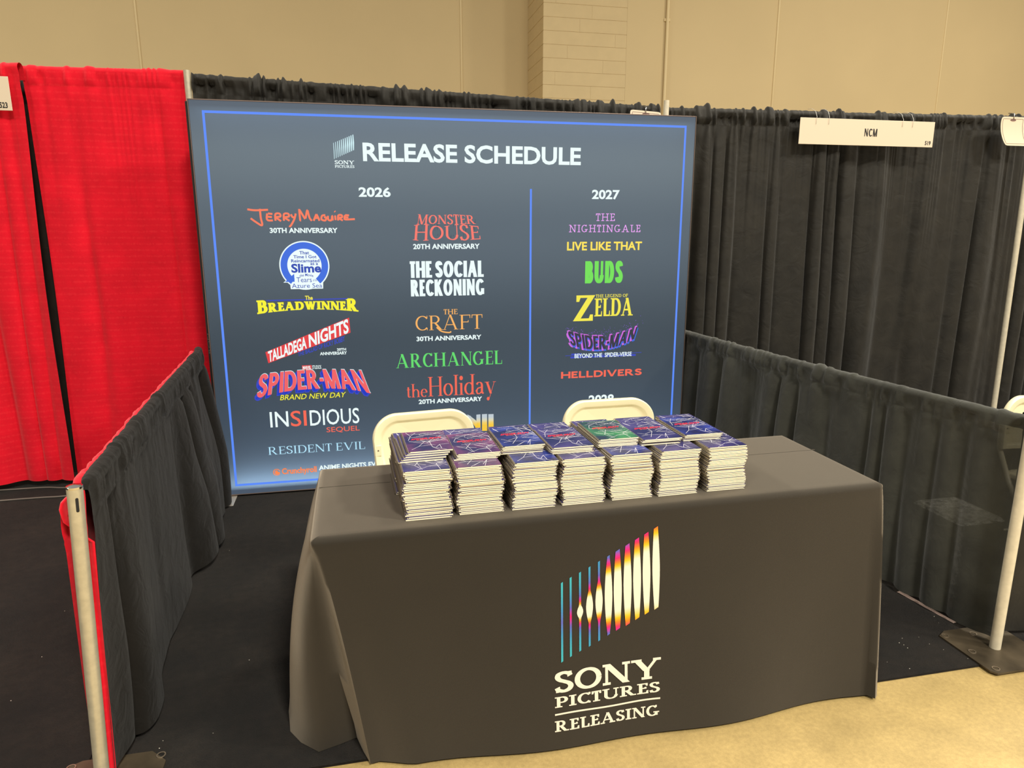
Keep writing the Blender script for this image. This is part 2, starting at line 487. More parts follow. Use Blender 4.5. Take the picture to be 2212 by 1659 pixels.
def place(mb, polys, fn, surf, ybox=None):
    """normalise polygons to u,v in 0..1, warp with fn(u,v)->(x,z), set on surf(x,z,layer)"""
    x0, x1, y0, y1 = bbox(polys)
    if ybox: y0, y1 = ybox
    for i, q in enumerate(polys):
        pts = []
        for p in q:
            X, Z = fn((p[0] - x0) / (x1 - x0), (p[1] - y0) / (y1 - y0))
            pts.append(surf(X, Z, i))
        mb.add(pts, [tuple(range(len(pts)))])


def quad(x0, x1, zl0, zl1, zr0=None, zr1=None, skew=0.0, arch=0.0, archtop=0.0):
    if zr0 is None: zr0, zr1 = zl0, zl1

    def f(u, v):
        b = zl0 + (zr0 - zl0) * u; t = zl1 + (zr1 - zl1) * u
        k = 4 * u * (1 - u)
        return x0 + (x1 - x0) * u + skew * (v - .5), b + (t - b) * v + k * (arch * (1 - v) + archtop * v)
    return f


# ------------------------------------------------------------------ drapes
def vnoise(x, seed):
    x = np.asarray(x, float); i = np.floor(x).astype(int); f = x - i; f = f * f * (3 - 2 * f)
    def h(n):
        n = (n * 374761393 + seed * 668265263) & 0x7fffffff
        n = ((n ^ (n >> 13)) * 1274126177) & 0x7fffffff
        return ((n ^ (n >> 16)) & 0xffff) / 65535.0
    return h(i) * (1 - f) + h(i + 1) * f


def drape(name, path, zb, side, seed, m, fold=0.09, amp=0.03, gather=0.010, header=0.085, rod=0.024, parent=None, top_amp=0.35, du=0.011, rows=30, drift=0.5, calm=(), hem_wave=0.0, flare=0.0, back=True, pinch=0.0, lean=0.0, bow=(0.0, 0.0), over=.5):
    """cloth hung on a rod: rod pocket, gathered header, folds that open towards the hem.
    path: plan polyline [(x,y,ztop)...]; side: +1/-1 picks which way the cloth faces."""
    P = np.array(path, float)
    seg = np.linalg.norm(np.diff(P[:, :2], axis=0), axis=1); S = np.concatenate([[0], np.cumsum(seg)]); Ltot = S[-1]
    n = max(8, int(Ltot / du)); u = np.linspace(0, Ltot, n)
    px = np.interp(u, S, P[:, 0]); py = np.interp(u, S, P[:, 1]); pz = np.interp(u, S, P[:, 2])
    tx = np.gradient(px, u); ty = np.gradient(py, u); tl = np.hypot(tx, ty); tx /= tl; ty /= tl
    nx, ny = (ty * side, -tx * side)
    dens = 0.22 + 1.9 * vnoise(u / 0.17, seed) ** 2.0
    phi0 = np.cumsum(dens) * (Ltot / n) / fold * PI
    ampm = 0.15 + 1.25 * vnoise(u / 0.21, seed + 5)
    for (a, b_, k) in calm:
        mid = 1 / (1 + np.exp(-(u - a) / 0.02)) * 1 / (1 + np.exp((u - b_) / 0.02)); ampm = ampm * (1 - mid * (1 - k))
    gth = (np.abs(2 * vnoise(u / 0.027, seed + 9) - 1) * 2 - 1) * gather + (vnoise(u / 0.075, seed + 11) - .5) * 2 * gather
    rod = rod * (np.clip(u / pinch, .12, 1) ** .6 if pinch else 1.0) + 0 * u
    rows_out = []
    prof = []
    if back:
        prof += [('b', -header), ('b', -header * .45)]
    for a in (180, 150, 120, 90, 60, 30, 0):
        prof.append(('r', math.radians(a)))
    for q in (0.35, 0.7, 0.93, 1.0, 1.12):
        prof.append(('h', q))
    for k in range(1, rows + 1):
        prof.append(('f', k / rows))
    for kind, q in prof:
        if kind == 'b':
            off = -rod + 0 * u; z = pz + q; lat = 0 * u
            off = off - np.abs(gth) * .6
        elif kind == 'r':
            rr = rod + np.abs(gth) * .5
            off = rr * math.cos(q); z = pz - rod + rr * math.sin(q) + gth * .35; lat = 0 * u
        else:
            if kind == 'h':
                v = 0.0; d = header * q; z = pz - rod - d
                pin = {1.0: .55, 0.93: .7, 1.12: .8}.get(q, 1.0)
                f0 = (0.5 + 0.5 * np.cos(phi0 * 2.0)) * amp * top_amp * .5 * ampm
                off = (rod + gth * (1 if q < .9 else .5)) * pin + (1 - pin) * 0.010 + f0
                lat = 0 * u
            else:
                v = q
                z0 = pz - rod - header * 1.12
                zbot = zb + hem_wave * (vnoise(u / 0.3, seed + 21) - .5)
                z = z0 + (zbot - z0) * v
                dr = drift * 1.8 * (vnoise(u / 0.45 + 7, seed + 2) - .5) * v
                phi = phi0 + dr * 3.0 + (vnoise(u / .2 + v * 1.6, seed + 3) - .5) * 1.1
                ridge = 2 * np.sqrt(np.cos(phi / 2) ** 2 + .05) - 1.1
                wob = (vnoise(u / 0.07 + v * 2, seed + 4) - .5) * .45
                g = top_amp + (1 - top_amp) * min(1, v * 1.6) ** .7
                off = 0.008 + amp * g * ampm * (ridge + wob + .4) + gth * max(0, .4 - v) + flare * v ** 1.5 + lean * v * np.exp(-u / .22)
                lat = amp * g * ampm * over * np.sin(phi) + math.sin(PI * min(1, v * 1.05)) ** 1.6 * (bow[0] * np.exp(-u / .05) - bow[1] * np.exp(-(Ltot - u) / .05))
        rows_out.append(np.stack([px + nx * off + tx * lat, py + ny * off + ty * lat, z + 0 * u], 1))
    mb = MB(); R_ = len(rows_out)
    mb.v = [tuple(p) for r in rows_out for p in r.tolist()]
    for i in range(R_ - 1):
        for j in range(n - 1):
            a = i * n + j
            mb.f.append((a, a + 1, a + n + 1, a + n))
    return mb.build(name, m, parent, smooth=True)


# ================================================================== SETTING
mb = MB(); mb.box(-14, 22, -7, 15, -0.2, 0)
tag(mb.build('floor', M['concrete']), 'tan polished concrete hall floor in front of the booth', 'floor', kind='structure')

YP, YW = 11.9, 12.952
mb = MB(); mb.box(-14, 3.15, YW, YW + .3, 0, 9.5); mb.box(4.53, 22, YP, YP + .3, 0, 9.5)
tag(mb.build('wall_back', M['wall']), 'tan painted panel wall rising behind the drapes', 'wall', kind='structure')
# block pilaster: courses of painted concrete block with recessed joints
mb = MB()
mb.box(3.121, 4.53, YP + .005, YW + .01, 0, 9.5)
ch = 0.2032
random.seed(3)
base = 5.068 - 24 * ch
for k in range(46):
    z0 = base + k * ch + .004; z1 = z0 + ch - .008
    if z0 < 0: z0 = 0
    if z1 > 9.5: break
    cuts = [3.116] + [3.116 + .203 * q for q in (((1,), (4,), (3,), (6,), (2,), (5,))[(k * 5) % 6])] + [4.5295]
    for a, b in zip(cuts, cuts[1:]):
        mb.box(a + (.0004 if a > 3.12 else 0), b - .0004, YP, YP + .05, z0, z1, .0016)
    ys = [YP + .05] + [YP + .203 * q for q in ((1, 3, 5) if k % 2 else (2, 4))] + [YW]
    for a, b in zip(ys, ys[1:]):
        mb.box(3.116, 3.16, a + .0004, b - .0004, z0, z1, .0016)
tag(mb.build('column_pilaster', M['block']), 'tan painted concrete block pilaster projecting from the back wall', 'pilaster', kind='structure')
for i, (x, y, wd) in enumerate(((-3.13, YW, .026), (1.95, YW, .026), (7.255, YP, .026), (10.61, YP, .018))):
    mb = MB(); mb.tube([(x, y - .001, 0), (x, y - .001, 9.5)], wd * .75, 10)
    tag(mb.build('trim_%d' % (i + 1), M['bead'], None, True), ['tan caulked wall joint above the red drapes', 'tan caulked wall joint left of the block pilaster',
        'tan wall joint above the name sign booth', 'faint tan wall joint near the right edge'][i], 'wall joint', kind='structure')
mb = MB(); mb.tube([(5.222, YP - .03, 0), (5.222, YP - .03, 9.5)], .026, 12)
for z in (3.2, 4.9, 6.6):
    mb.box(5.17, 5.274, YP - .02, YP, z, z + .05, .004)
o = mb.build('conduit', M['bead']); autosmooth(o)
tag(o, 'tan painted conduit running up the wall right of the block pilaster', 'conduit')

# ------------------------------------------------------------------ carpets
mb = MB(); mb.box(-.86, 2.36, 1.925, 4.98, .0003, .008, .002)
tag(mb.build('booth_carpet', M['carpet']), 'black carpet under the table, edge meeting the concrete floor', 'carpet')
mb = MB(); mb.box(-4.4, -.862, 1.2, 5.6, .0003, .008, .002)
tag(mb.build('booth_carpet', M['carpet']), 'black carpet left of the grey front pole, below the red drapes', 'carpet')
mb = MB(); mb.box(2.362, 6.6, 1.93, 5.3, .0003, .008, .002)
tag(mb.build('booth_carpet', M['carpet']), 'black carpet behind the steel base plate, in the right-hand booth', 'carpet')
mb = MB()
mb.add([(2.296, 2.458, .0095), (2.318, 2.463, .0095), (2.352, 2.19, .0095), (2.335, 2.187, .0095)], [(0, 1, 2, 3)])
mb.add([(2.296, 2.458, .0082), (2.318, 2.463, .0082), (2.352, 2.19, .0082), (2.335, 2.187, .0082)], [(0, 3, 2, 1)])
tag(mb.build('carpet_tape', M['tape']), 'pinkish-grey tape strip on the carpet at the foot of the right side drape', 'tape')
random.seed(11)
mb = MB()
for k in range(30):
    if k < 18: x, y = random.uniform(1.78, 2.3), random.uniform(1.94, 2.25)
    else: x, y = random.uniform(-1.5, -.2), random.uniform(1.9, 4.0)
    s = random.uniform(.0006, .0014)
    mb.box(x - s, x + s, y - s, y + s, .0082, .0082 + s, s * .3)
tag(mb.build('carpet_lint', M['lint']), 'scattered white lint specks on the black carpet', 'lint', kind='stuff')

# ================================================================== LIT SIGN
YB = 4.30
BX0, BX1, BZ0, BZ1 = -.832, 2.112, .018, 2.267
sign = empty('lightbox_sign', (.64, YB + .06, 0), label='large dark backlit release schedule sign standing behind the table', cat='sign')
mb = MB()
mb.box(BX0, BX0 + .004, YB - .003, YB + .12, BZ0, BZ1, .001); mb.box(BX1 - .004, BX1, YB - .003, YB + .12, BZ0, BZ1, .001)
mb.box(BX0 + .006, BX1 - .006, YB - .004, YB + .12, BZ1 - .006, BZ1, .001); mb.box(BX0 + .006, BX1 - .006, YB - .004, YB + .12, BZ0, BZ0 + .006, .001)
mb.box(BX0 + .006, BX1 - .006, YB + .112, YB + .118, BZ0 + .006, BZ1 - .006)
mb.build('frame', M['alu'], sign)
mb = MB(); mb.box(BX0 - .016, BX0 - .001, YB + .02, YB + .11, BZ0 + .01, BZ1 - .01, .002)
bz = mb.build('side_bezel', mat('black_side_bezel', (20, 19, 18), .7), sign)
mb = MB(); place(mb, sans_text('RON', .0), lambda u, v: (BX0 - .0125 + .009 * (1 - v), .885 + .115 * u), lambda X, Z, i: (X, YB + .0192, Z)); mb.build('bezel_lettering', mat('grey_faint_lettering', (78, 74, 70), .7), bz)
for px in (BX0 + .01, BX1 - .075):
    mb = MB(); mb.box(px, px + .066, YB - .155, YB + .25, .0085, .0135, .002)
    mb.build('foot_plate', M['foot'], sign)
# printed fabric: slate-to-navy ground mixed with LED falloff painted into the emission ramp
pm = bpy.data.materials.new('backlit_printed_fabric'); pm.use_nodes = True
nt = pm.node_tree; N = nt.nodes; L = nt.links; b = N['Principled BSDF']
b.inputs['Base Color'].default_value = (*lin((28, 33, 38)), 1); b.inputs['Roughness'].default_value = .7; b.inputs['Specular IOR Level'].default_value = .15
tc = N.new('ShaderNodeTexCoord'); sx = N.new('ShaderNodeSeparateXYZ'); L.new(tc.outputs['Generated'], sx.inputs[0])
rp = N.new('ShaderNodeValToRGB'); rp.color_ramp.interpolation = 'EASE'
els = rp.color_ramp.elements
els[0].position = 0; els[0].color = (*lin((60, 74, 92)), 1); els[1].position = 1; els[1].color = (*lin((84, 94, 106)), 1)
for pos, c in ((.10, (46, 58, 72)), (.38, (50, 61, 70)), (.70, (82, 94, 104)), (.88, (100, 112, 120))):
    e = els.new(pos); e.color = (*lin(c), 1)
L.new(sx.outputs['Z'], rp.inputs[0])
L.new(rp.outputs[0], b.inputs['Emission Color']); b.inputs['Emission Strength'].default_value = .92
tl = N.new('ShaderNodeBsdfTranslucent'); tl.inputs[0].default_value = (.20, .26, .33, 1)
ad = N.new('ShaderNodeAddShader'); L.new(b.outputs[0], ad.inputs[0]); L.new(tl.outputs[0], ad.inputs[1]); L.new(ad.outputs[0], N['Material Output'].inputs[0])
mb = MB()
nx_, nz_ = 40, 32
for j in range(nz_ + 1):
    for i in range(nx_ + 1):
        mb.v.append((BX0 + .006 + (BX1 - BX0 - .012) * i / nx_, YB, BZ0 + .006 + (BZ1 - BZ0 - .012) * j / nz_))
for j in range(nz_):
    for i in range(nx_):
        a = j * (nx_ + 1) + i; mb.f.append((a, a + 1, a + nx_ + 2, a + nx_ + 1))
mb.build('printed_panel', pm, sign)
# LED bars inside the box, along its lower and upper edges
for zz, rx, en in ((BZ0 + .03, PI, 4.2), (BZ1 - .03, 0, 0.6)):
    l = bpy.data.lights.new('led_bar', 'AREA'); l.shape = 'RECTANGLE'; l.size = BX1 - BX0 - .06; l.size_y = .03; l.energy = en; l.color = (.75, .9, 1)
    o = bpy.data.objects.new('led_bar', l); o.location = ((BX0 + BX1) / 2 - .64, .0, zz); o.rotation_euler = (rx, 0, 0); o.parent = sign; C.objects.link(o)

LAY = [0]


def bsurf(layer=1):
    return lambda X, Z, i: (X, YB - .0008 * layer - i * 2e-6, Z)


def letter(name, m, items, layer=1, label=None):
    """items: list of (polys, warp[, ybox]) joined into one printed lettering mesh"""
    stacked = name in ('title_shadow', 'title_glow')
    for grp in ([items] if stacked else [[it] for it in items]):
        mb = MB()
        for it in grp:
            place(mb, it[0], it[1], bsurf(layer), it[2] if len(it) > 2 else None)
        mb.build(name, m, sign)


def bar_poly(x0, z0, x1, z1, wd):
    """horizontal or vertical printed line"""
    if abs(x1 - x0) > abs(z1 - z0): return [(x0, z0 - wd / 2), (x1, z1 - wd / 2), (x1, z1 + wd / 2), (x0, z0 + wd / 2)]
    return [(x0 - wd / 2, z0), (x0 + wd / 2, z0), (x1 + wd / 2, z1), (x1 - wd / 2, z1)]


ident = lambda q: (lambda u, v: (u, v))


def raw(mb, polys, layer=1):
    for i, q in enumerate(polys):
        mb.add([(p[0], YB - .0008 * layer - i * 2e-6, p[1]) for p in q], [tuple(range(len(q)))])


mb = MB(); X0, X1, Z0, Z1, t = -.756, 2.042, .081, 2.203, .013
raw(mb, [bar_poly(X0 - t / 2, Z1, X1 + t / 2, Z1, t), bar_poly(X0 - t / 2, Z0, X1 + t / 2, Z0, t), bar_poly(X0, Z0, X0, Z1, t), bar_poly(X1, Z0, X1, Z1, t)])
mb.build('printed_border', G['blue'], sign)
mb = MB(); raw(mb, [bar_poly(1.058, .20, 1.058, 1.821, .012)])
mb.build('printed_divider', G['blue'], sign)
mb = MB()
for k in range(11):
    f = k / 10
    xa = -.084 + .107 * f
    zt = 2.058 + .046 * f; zb_ = 1.971 + .049 * f
    wd = .0028 + .0035 * min(1, f * 1.3)
    raw(mb, [[(xa - .001, zb_ + .0), (xa + wd * .6, zb_ + .002), (xa + wd, (zt + zb_) / 2), (xa + wd * .6, zt + .002), (xa - .001, zt), (xa - wd * .3, (zt + zb_) / 2)]])
mb.build('printed_emblem', G['ice'], sign)
letter('emblem_lettering', G['white'], [(stroke_text('SONY', .24, .13, 1.25, .13, .11, .10), quad(-.083, .025, 1.944, 1.965)),
                                        (stroke_text('PICTURES', .22, .12, 1.0, .12, .10, .12), quad(-.083, .025, 1.925, 1.939))])
letter('heading_lettering', G['white'], [(sans_text('RELEASE SCHEDULE', .028), quad(.075, 1.368, 1.962, 2.065))])
letter('year_lettering', G['white'], [(sans_text('2026', .032), quad(.042, .223, 1.766, 1.821))])
letter('year_lettering', G['white'], [(sans_text('2027', .032), quad(1.444, 1.624, 1.764, 1.821))])
letter('year_lettering', G['white'], [(sans_text('2028', .032), quad(1.454, 1.628, .462, .524))])


# --- handwritten title, top left
def brush(strokes, wd=.016):
    out = []
    for s in strokes:
        out += strip(spline(s, 6) if len(s) > 2 else s, lambda dx, dy: wd)
    return out


J = [[(-.57, 1.694), (-.53, 1.689), (-.46, 1.692)], [(-.503, 1.697), (-.502, 1.65), (-.498, 1.607), (-.53, 1.625), (-.556, 1.645)],
     [(-.466, 1.672), (-.470, 1.645), (-.462, 1.634), (-.438, 1.634)], [(-.462, 1.672), (-.438, 1.669)], [(-.464, 1.654), (-.442, 1.652)],
     [(-.424, 1.632), (-.422, 1.668), (-.400, 1.671), (-.396, 1.656), (-.418, 1.650), (-.394, 1.630)],
     [(-.378, 1.632), (-.376, 1.668), (-.354, 1.671), (-.350, 1.656), (-.372, 1.650), (-.348, 1.632)],
     [(-.338, 1.668), (-.330, 1.652), (-.316, 1.652)], [(-.312, 1.672), (-.322, 1.640), (-.344, 1.604), (-.352, 1.604)],
     [(-.292, 1.697), (-.290, 1.64), (-.286, 1.634)], [(-.290, 1.692), (-.268, 1.652), (-.262, 1.642)], [(-.260, 1.645), (-.250, 1.685), (-.246, 1.690)], [(-.246, 1.690), (-.238, 1.65), (-.226, 1.632)],
     [(-.216, 1.632), (-.206, 1.655), (-.199, 1.669)], [(-.199, 1.669), (-.190, 1.650), (-.184, 1.632)], [(-.208, 1.648), (-.188, 1.648)],
     [(-.150, 1.664), (-.168, 1.660), (-.172, 1.640), (-.152, 1.634), (-.146, 1.650), (-.158, 1.652)],
     [(-.136, 1.660), (-.134, 1.638), (-.118, 1.636), (-.112, 1.660), (-.110, 1.634)], [(-.096, 1.662), (-.094, 1.636)], [(-.098, 1.686), (-.094, 1.682)],
     [(-.080, 1.634), (-.078, 1.662), (-.060, 1.664), (-.058, 1.652), (-.076, 1.648), (-.054, 1.634)],
     [(-.040, 1.664), (-.044, 1.648), (-.038, 1.640), (.014, 1.642)], [(-.040, 1.664), (-.018, 1.663)], [(-.040, 1.652), (-.022, 1.651)]]
mb = MB(); raw(mb, brush(J, .0108)); mb.build('title_lettering', G['orange'], sign)
ANN = lambda s, x0, x1, z0, z1, z0r=None, z1r=None: (sans_text(s, .032), quad(x0, x1, z0, z1, z0r if z0r else z0, z1r if z1r else z1))
letter('anniversary_lettering', G['white'], [ANN('30TH ANNIVERSARY', -.459, -.086, 1.564, 1.593)])

# --- round badge title
bc = (-.2815, 1.381); br = .139
mb = MB()
raw(mb, [[(bc[0] + br * math.cos(a), bc[1] + br * math.sin(a)) for a in np.linspace(0, 2 * PI, 56, endpoint=False)]], 1)
raw(mb, [[(-.366, 1.247), (-.185, 1.247), (-.183, 1.283), (-.368, 1.283)], [(-.405, 1.285), (-.33, 1.285), (-.33, 1.31), (-.372, 1.31)]], 1)
mb.build('badge_ground', G['white'], sign)
mb = MB()
ring = []
for k in range(48):
    a0 = math.radians(-52 + 284 * k / 48); a1 = math.radians(-52 + 284 * (k + 1) / 48)
    r0, r1 = .095, .132
    ring.append([(bc[0] + r0 * math.cos(a0), bc[1] + r0 * math.sin(a0)), (bc[0] + r1 * math.cos(a0), bc[1] + r1 * math.sin(a0)),
                 (bc[0] + r1 * math.cos(a1), bc[1] + r1 * math.sin(a1)), (bc[0] + r0 * math.cos(a1), bc[1] + r0 * math.sin(a1))])
raw(mb, ring + [[(-.395, 1.289), (-.342, 1.289), (-.342, 1.335), (-.372, 1.31)]], 2)
mb.build('badge_ring', G['royal'], sign)
letter('badge_lettering', G['deep'], [(sans_text('That', .02), quad(-.306, -.252, 1.444, 1.463)), (sans_text('Time I Got', .02), quad(-.340, -.212, 1.422, 1.440)),
    (sans_text('Reincarnated', .02), quad(-.354, -.197, 1.399, 1.417)), (sans_text('as a', .02), quad(-.249, -.206, 1.383, 1.396)), (sans_text('Slime', .035), quad(-.356, -.190, 1.340, 1.392)),
    (sans_text('the Movie', .01), quad(-.313, -.236, 1.314, 1.330, arch=.006, archtop=.006)), (sans_text('Tears', .0), quad(-.331, -.246, 1.286, 1.314)), (sans_text('of the', .0), quad(-.24, -.216, 1.290, 1.304)),
    (sans_text('Azure Sea', .0), quad(-.359, -.190, 1.253, 1.279))], 3)

# --- yellow slab title
letter('title_lettering', G['lemon'], [(stroke_text('BREADWINNER', .27, .16, .78, .07, .12, .04, small=(.76, (0, 10))), quad(-.560, .010, 1.107, 1.186, None, None, arch=.02, archtop=.004), (0, 1))])
letter('small_lettering', G['zelda'], [(sans_text('The', .03), quad(-.290, -.247, 1.183, 1.208))], 3)
mb = MB(); raw(mb, [bar_poly(-.505, 1.184, -.05, 1.186, .006)], 2); mb.build('printed_rule', G['navy'], sign)
# --- slanted red block title
mb = MB(); raw(mb, [[(-.520, .818), (-.042, .984), (-.046, 1.074), (-.532, .884)]], 1); mb.build('title_block', G['brandred'], sign)
letter('title_lettering', G['white'], [(sans_text('TALLADEGA', .03), quad(-.518, -.298, .822, .888, .898, .972)), (sans_text('NIGHTS', .03), quad(-.284, -.052, .903, .979, .983, 1.069))], 2)
letter('subtitle_lettering', G['navy'], [(sans_text('THE BALLAD OF RICKY BOBBY', .02), quad(-.350, -.077, .851, .877, .934, .968))], 1)
letter('anniversary_lettering', G['white'], [ANN('20TH', -.126, -.073, .877, .893), ANN('ANNIVERSARY', -.225, -.069, .854, .873)])
# --- arched red title with studio box
mb = MB(); raw(mb, [[(-.332, .770), (-.277, .770), (-.277, .797), (-.332, .797)]], 1); mb.build('studio_box', G['brandred'], sign)
letter('studio_lettering', G['white'], [(sans_text('MARVEL', .03), quad(-.328, -.281, .774, .793)), (sans_text('STUDIOS', .01), quad(-.274, -.222, .772, .795))], 2)


def frown(dx=0, dz=0, grow=0.0):
    def f(u, v):
        k = 2 * u - 1
        x = -.588 + .625 * u + .030 * (v - .5) * (1 - 2.6 * u) + dx
        bot = .652 - .045 * abs(k) ** 2.4; top = .770 - .016 * k * k
        return x, bot + (top - bot) * v + dz
    return f


SPM = stroke_text('SPIDER-MAN', .21, .17, .74, 0, .1, .10)
letter('title_shadow', G['navy'], [(SPM, frown(-.004 * q, -.005 * q)) for q in (1, 2, 3, 4)], 1)
letter('title_outline', G['ice'], [(SPM, frown(.0012, .003))], 3)
letter('title_lettering', G['spider'], [(stroke_text('SPIDER-MAN', .21, .17, .74, 0, .1, .10), frown())], 5)
letter('subtitle_lettering', G['lemon'], [(sans_text('BRAND NEW DAY', .004), quad(-.466, -.090, .592, .624, skew=.008))], 1)
# --- rounded thin title
INS = sans_text('IN', .006), sans_text('SI', .006), sans_text('DIOUS', .006)
letter('title_lettering', G['white'], [(INS[0], quad(-.535, -.430, .428, .523)), (INS[2], quad(-.306, -.015, .424, .522))])
letter('title_lettering', G['red'], [(INS[1], quad(-.417, -.325, .426, .523)), (sans_text('SEQUEL', .006), quad(-.213, -.016, .372, .409))])
letter('title_lettering', G['sky'], [(stroke_text('RESIDENT EVIL', .13, .05, 1.02, .09, .03, .17, .30), quad(-.559, .011, .258, .3065))])
# --- orange streaming logo line
mb = MB(); ic = (-.519, .1455); r_ = .0215
crescent = []
for k in range(30):
    a0, a1 = math.radians(20 + 320 * k / 30), math.radians(20 + 320 * (k + 1) / 30)
    crescent.append([(ic[0] + r_ * math.cos(a0), ic[1] + r_ * math.sin(a0)), (ic[0] + r_ * math.cos(a1), ic[1] + r_ * math.sin(a1)),
                     (ic[0] + r_ * .8 * math.cos(a1) + .0008, ic[1] + r_ * .8 * math.sin(a1) - .0006), (ic[0] + r_ * .8 * math.cos(a0) + .0008, ic[1] + r_ * .8 * math.sin(a0) - .0006)])
raw(mb, crescent)
raw(mb, [[(ic[0] + .003 + r_ * .66 * math.cos(a), ic[1] - .002 + r_ * .66 * math.sin(a)) for a in np.linspace(math.radians(85), math.radians(370), 24)] + [(ic[0] + .007, ic[1] + .001)]])
mb.build('title_emblem', G['crunch'], sign)
letter('title_lettering', G['crunch'], [(sans_text('Crunchyroll', .03), quad(-.489, -.285, .118, .168))])
letter('subtitle_lettering', G['white'], [(sans_text('ANIME NIGHTS EVE', .032), quad(-.272, .092, .139, .170, .139, .172))])

# --- middle column
def wonky(x0, x1, z0, z1, amp, seed):
    def f(u, v):
        return x0 + (x1 - x0) * u + .02 * (u - .5) * (.5 - v), z0 + (z1 - z0) * v + amp * math.sin(u * 11 + seed) * (v - .4)
    return f


letter('title_lettering', G['coral'], [(stroke_text('MONSTER', .17, .07, .92, .10, .045, .10), wonky(.372, .716, 1.614, 1.668, .004, 1)), (stroke_text('HOUSE', .15, .06, .95, .09, .04, .10), wonky(.348, .743, 1.522, 1.608, .010, 0))])
mb = MB()
random.seed(5)
for k in range(60):
    x = random.uniform(.36, .72); z = random.uniform(1.53, 1.625); raw(mb, [bar_poly(x, z, x + .0015, z + random.uniform(.01, .03), .0012)], 1)
mb.build('title_sketch_lines', G['dark'], sign)['kind'] = 'stuff'
letter('anniversary_lettering', G['white'], [ANN('20TH ANNIVERSARY', .343, .742, 1.469, 1.500)])
letter('title_lettering', G['white'], [(stroke_text('THE SOCIAL', .215, .165, .52, 0, .1, .07, .30), quad(.320, .765, 1.301, 1.399)), (stroke_text('RECKONING', .215, .165, .52, 0, .1, .07), quad(.322, .767, 1.191, 1.290))])
letter('title_lettering', G['gold'], [(stroke_text('THE', .17, .08, 1, .08, .05, .16), quad(.516, .601, 1.078, 1.109)),
    (stroke_text('CR', .12, .05, 1.05, .09, .03, .16), quad(.344, .512, .984, 1.073)), (stroke_text('A', .12, .05, 1.05, .09, .03, .16), quad(.508, .604, .984, 1.076)), (stroke_text('FT', .12, .05, 1.05, .09, .03, .16), quad(.612, .754, .984, 1.073)),
    (strip(spline([(.47, 1.0), (.50, .975), (.545, .966), (.56, .972)]), lambda dx, dy: .008), lambda u, v: (.468 + .094 * u, .962 + .042 * v))])
letter('anniversary_lettering', G['white'], [ANN('30TH ANNIVERSARY', .347, .747, .918, .947)])
letter('title_lettering', G['green'], [(stroke_text('ARCHANGEL', .16, .05, .86, .08, .03, .15), quad(.219, .877, .757, .8435))])
letter('title_lettering', G['red'], [(stroke_text('the', .14, .03, 1.0, .09, .025, .07), quad(.278, .405, .569, .653), (0, 1.05)), (stroke_text('Holiday', .14, .03, .98, .09, .025, .07), quad(.410, .837, .570, .699), (0, 1.05))])
letter('anniversary_lettering', G['white'], [ANN('20TH ANNIVERSARY', .349, .748, .524, .553)])
# --- steel-to-yellow title letters half hidden by the chair
mb = MB(); mb.col = []


def grad_poly(cols):
    for (pa, pb) in zip(cols, cols[1:]):
        b0 = len(mb.v)
        K = 7
        for (x, za, zb2) in (pa, pb):
            for q in range(K):
                z = za + (zb2 - za) * q / (K - 1)
                mb.v.append((x, YB - .0008, z))
                h = min(1, max(0, (z - .32) / .115))
                c = lin((246, 200, 60)) if h < .5 else (tuple(a + (b2 - a) * (h - .5) / .25 for a, b2 in zip(lin((246, 205, 70)), lin((205, 215, 205)))) if h < .75 else lin((190, 202, 210)))
                mb.col.append((*c, 1))
        for q in range(K - 1):
            mb.f.append((b0 + q, b0 + K + q, b0 + K + q + 1, b0 + q + 1))


grad_poly([(.652, .31, .441), (.676, .31, .428)]); grad_poly([(.664, .41, .435), (.70, .36, .405), (.715, .318, .39), (.735, .318, .36)]); grad_poly([(.710, .318, .436), (.736, .32, .437)])
grad_poly([(.746, .327, .437), (.779, .326, .437)]); grad_poly([(.787, .330, .435), (.821, .330, .434)])
mb.build('title_lettering', attr_mat('backlit_steel_to_yellow', 1.0), sign)

# --- right column
letter('title_lettering', G['pink'], [(stroke_text('THE', .10, .085, .95, .15, .085, .26), quad(1.473, 1.597, 1.634, 1.679)), (stroke_text('NIGHTINGALE', .10, .085, .80, .13, .085, .26), quad(1.301, 1.769, 1.566, 1.6105))])
letter('title_lettering', G['yellow'], [(sans_text('LIVE LIKE THAT', .028), quad(1.290, 1.784, 1.4545, 1.508))])
letter('title_lettering', G['lime'], [(stroke_text('BUDS', .25, .15, .50, 0, .1, .13), quad(1.411, 1.662, 1.250, 1.389))])
letter('title_lettering', G['zelda'], [(stroke_text('THE LEGEND OF', .17, .09, .95, .09, .09, .20, .4), quad(1.486, 1.701, 1.160, 1.180)), (stroke_text('Z', .19, .10, 1.0, .08, .10, .1), quad(1.337, 1.482, 1.013, 1.176)),
    (stroke_text('ELDA', .22, .09, .85, .10, .06, .06), quad(1.478, 1.739, 1.040, 1.1545))])


def smile(dx=0, dz=0):
    def f(u, v):
        k = 2 * u - 1
        return 1.312 + .455 * u + .025 * k * (v - .5) + dx, .826 + .050 * k * k + .012 * k + v * (.088 - .006 * k) + dz
    return f


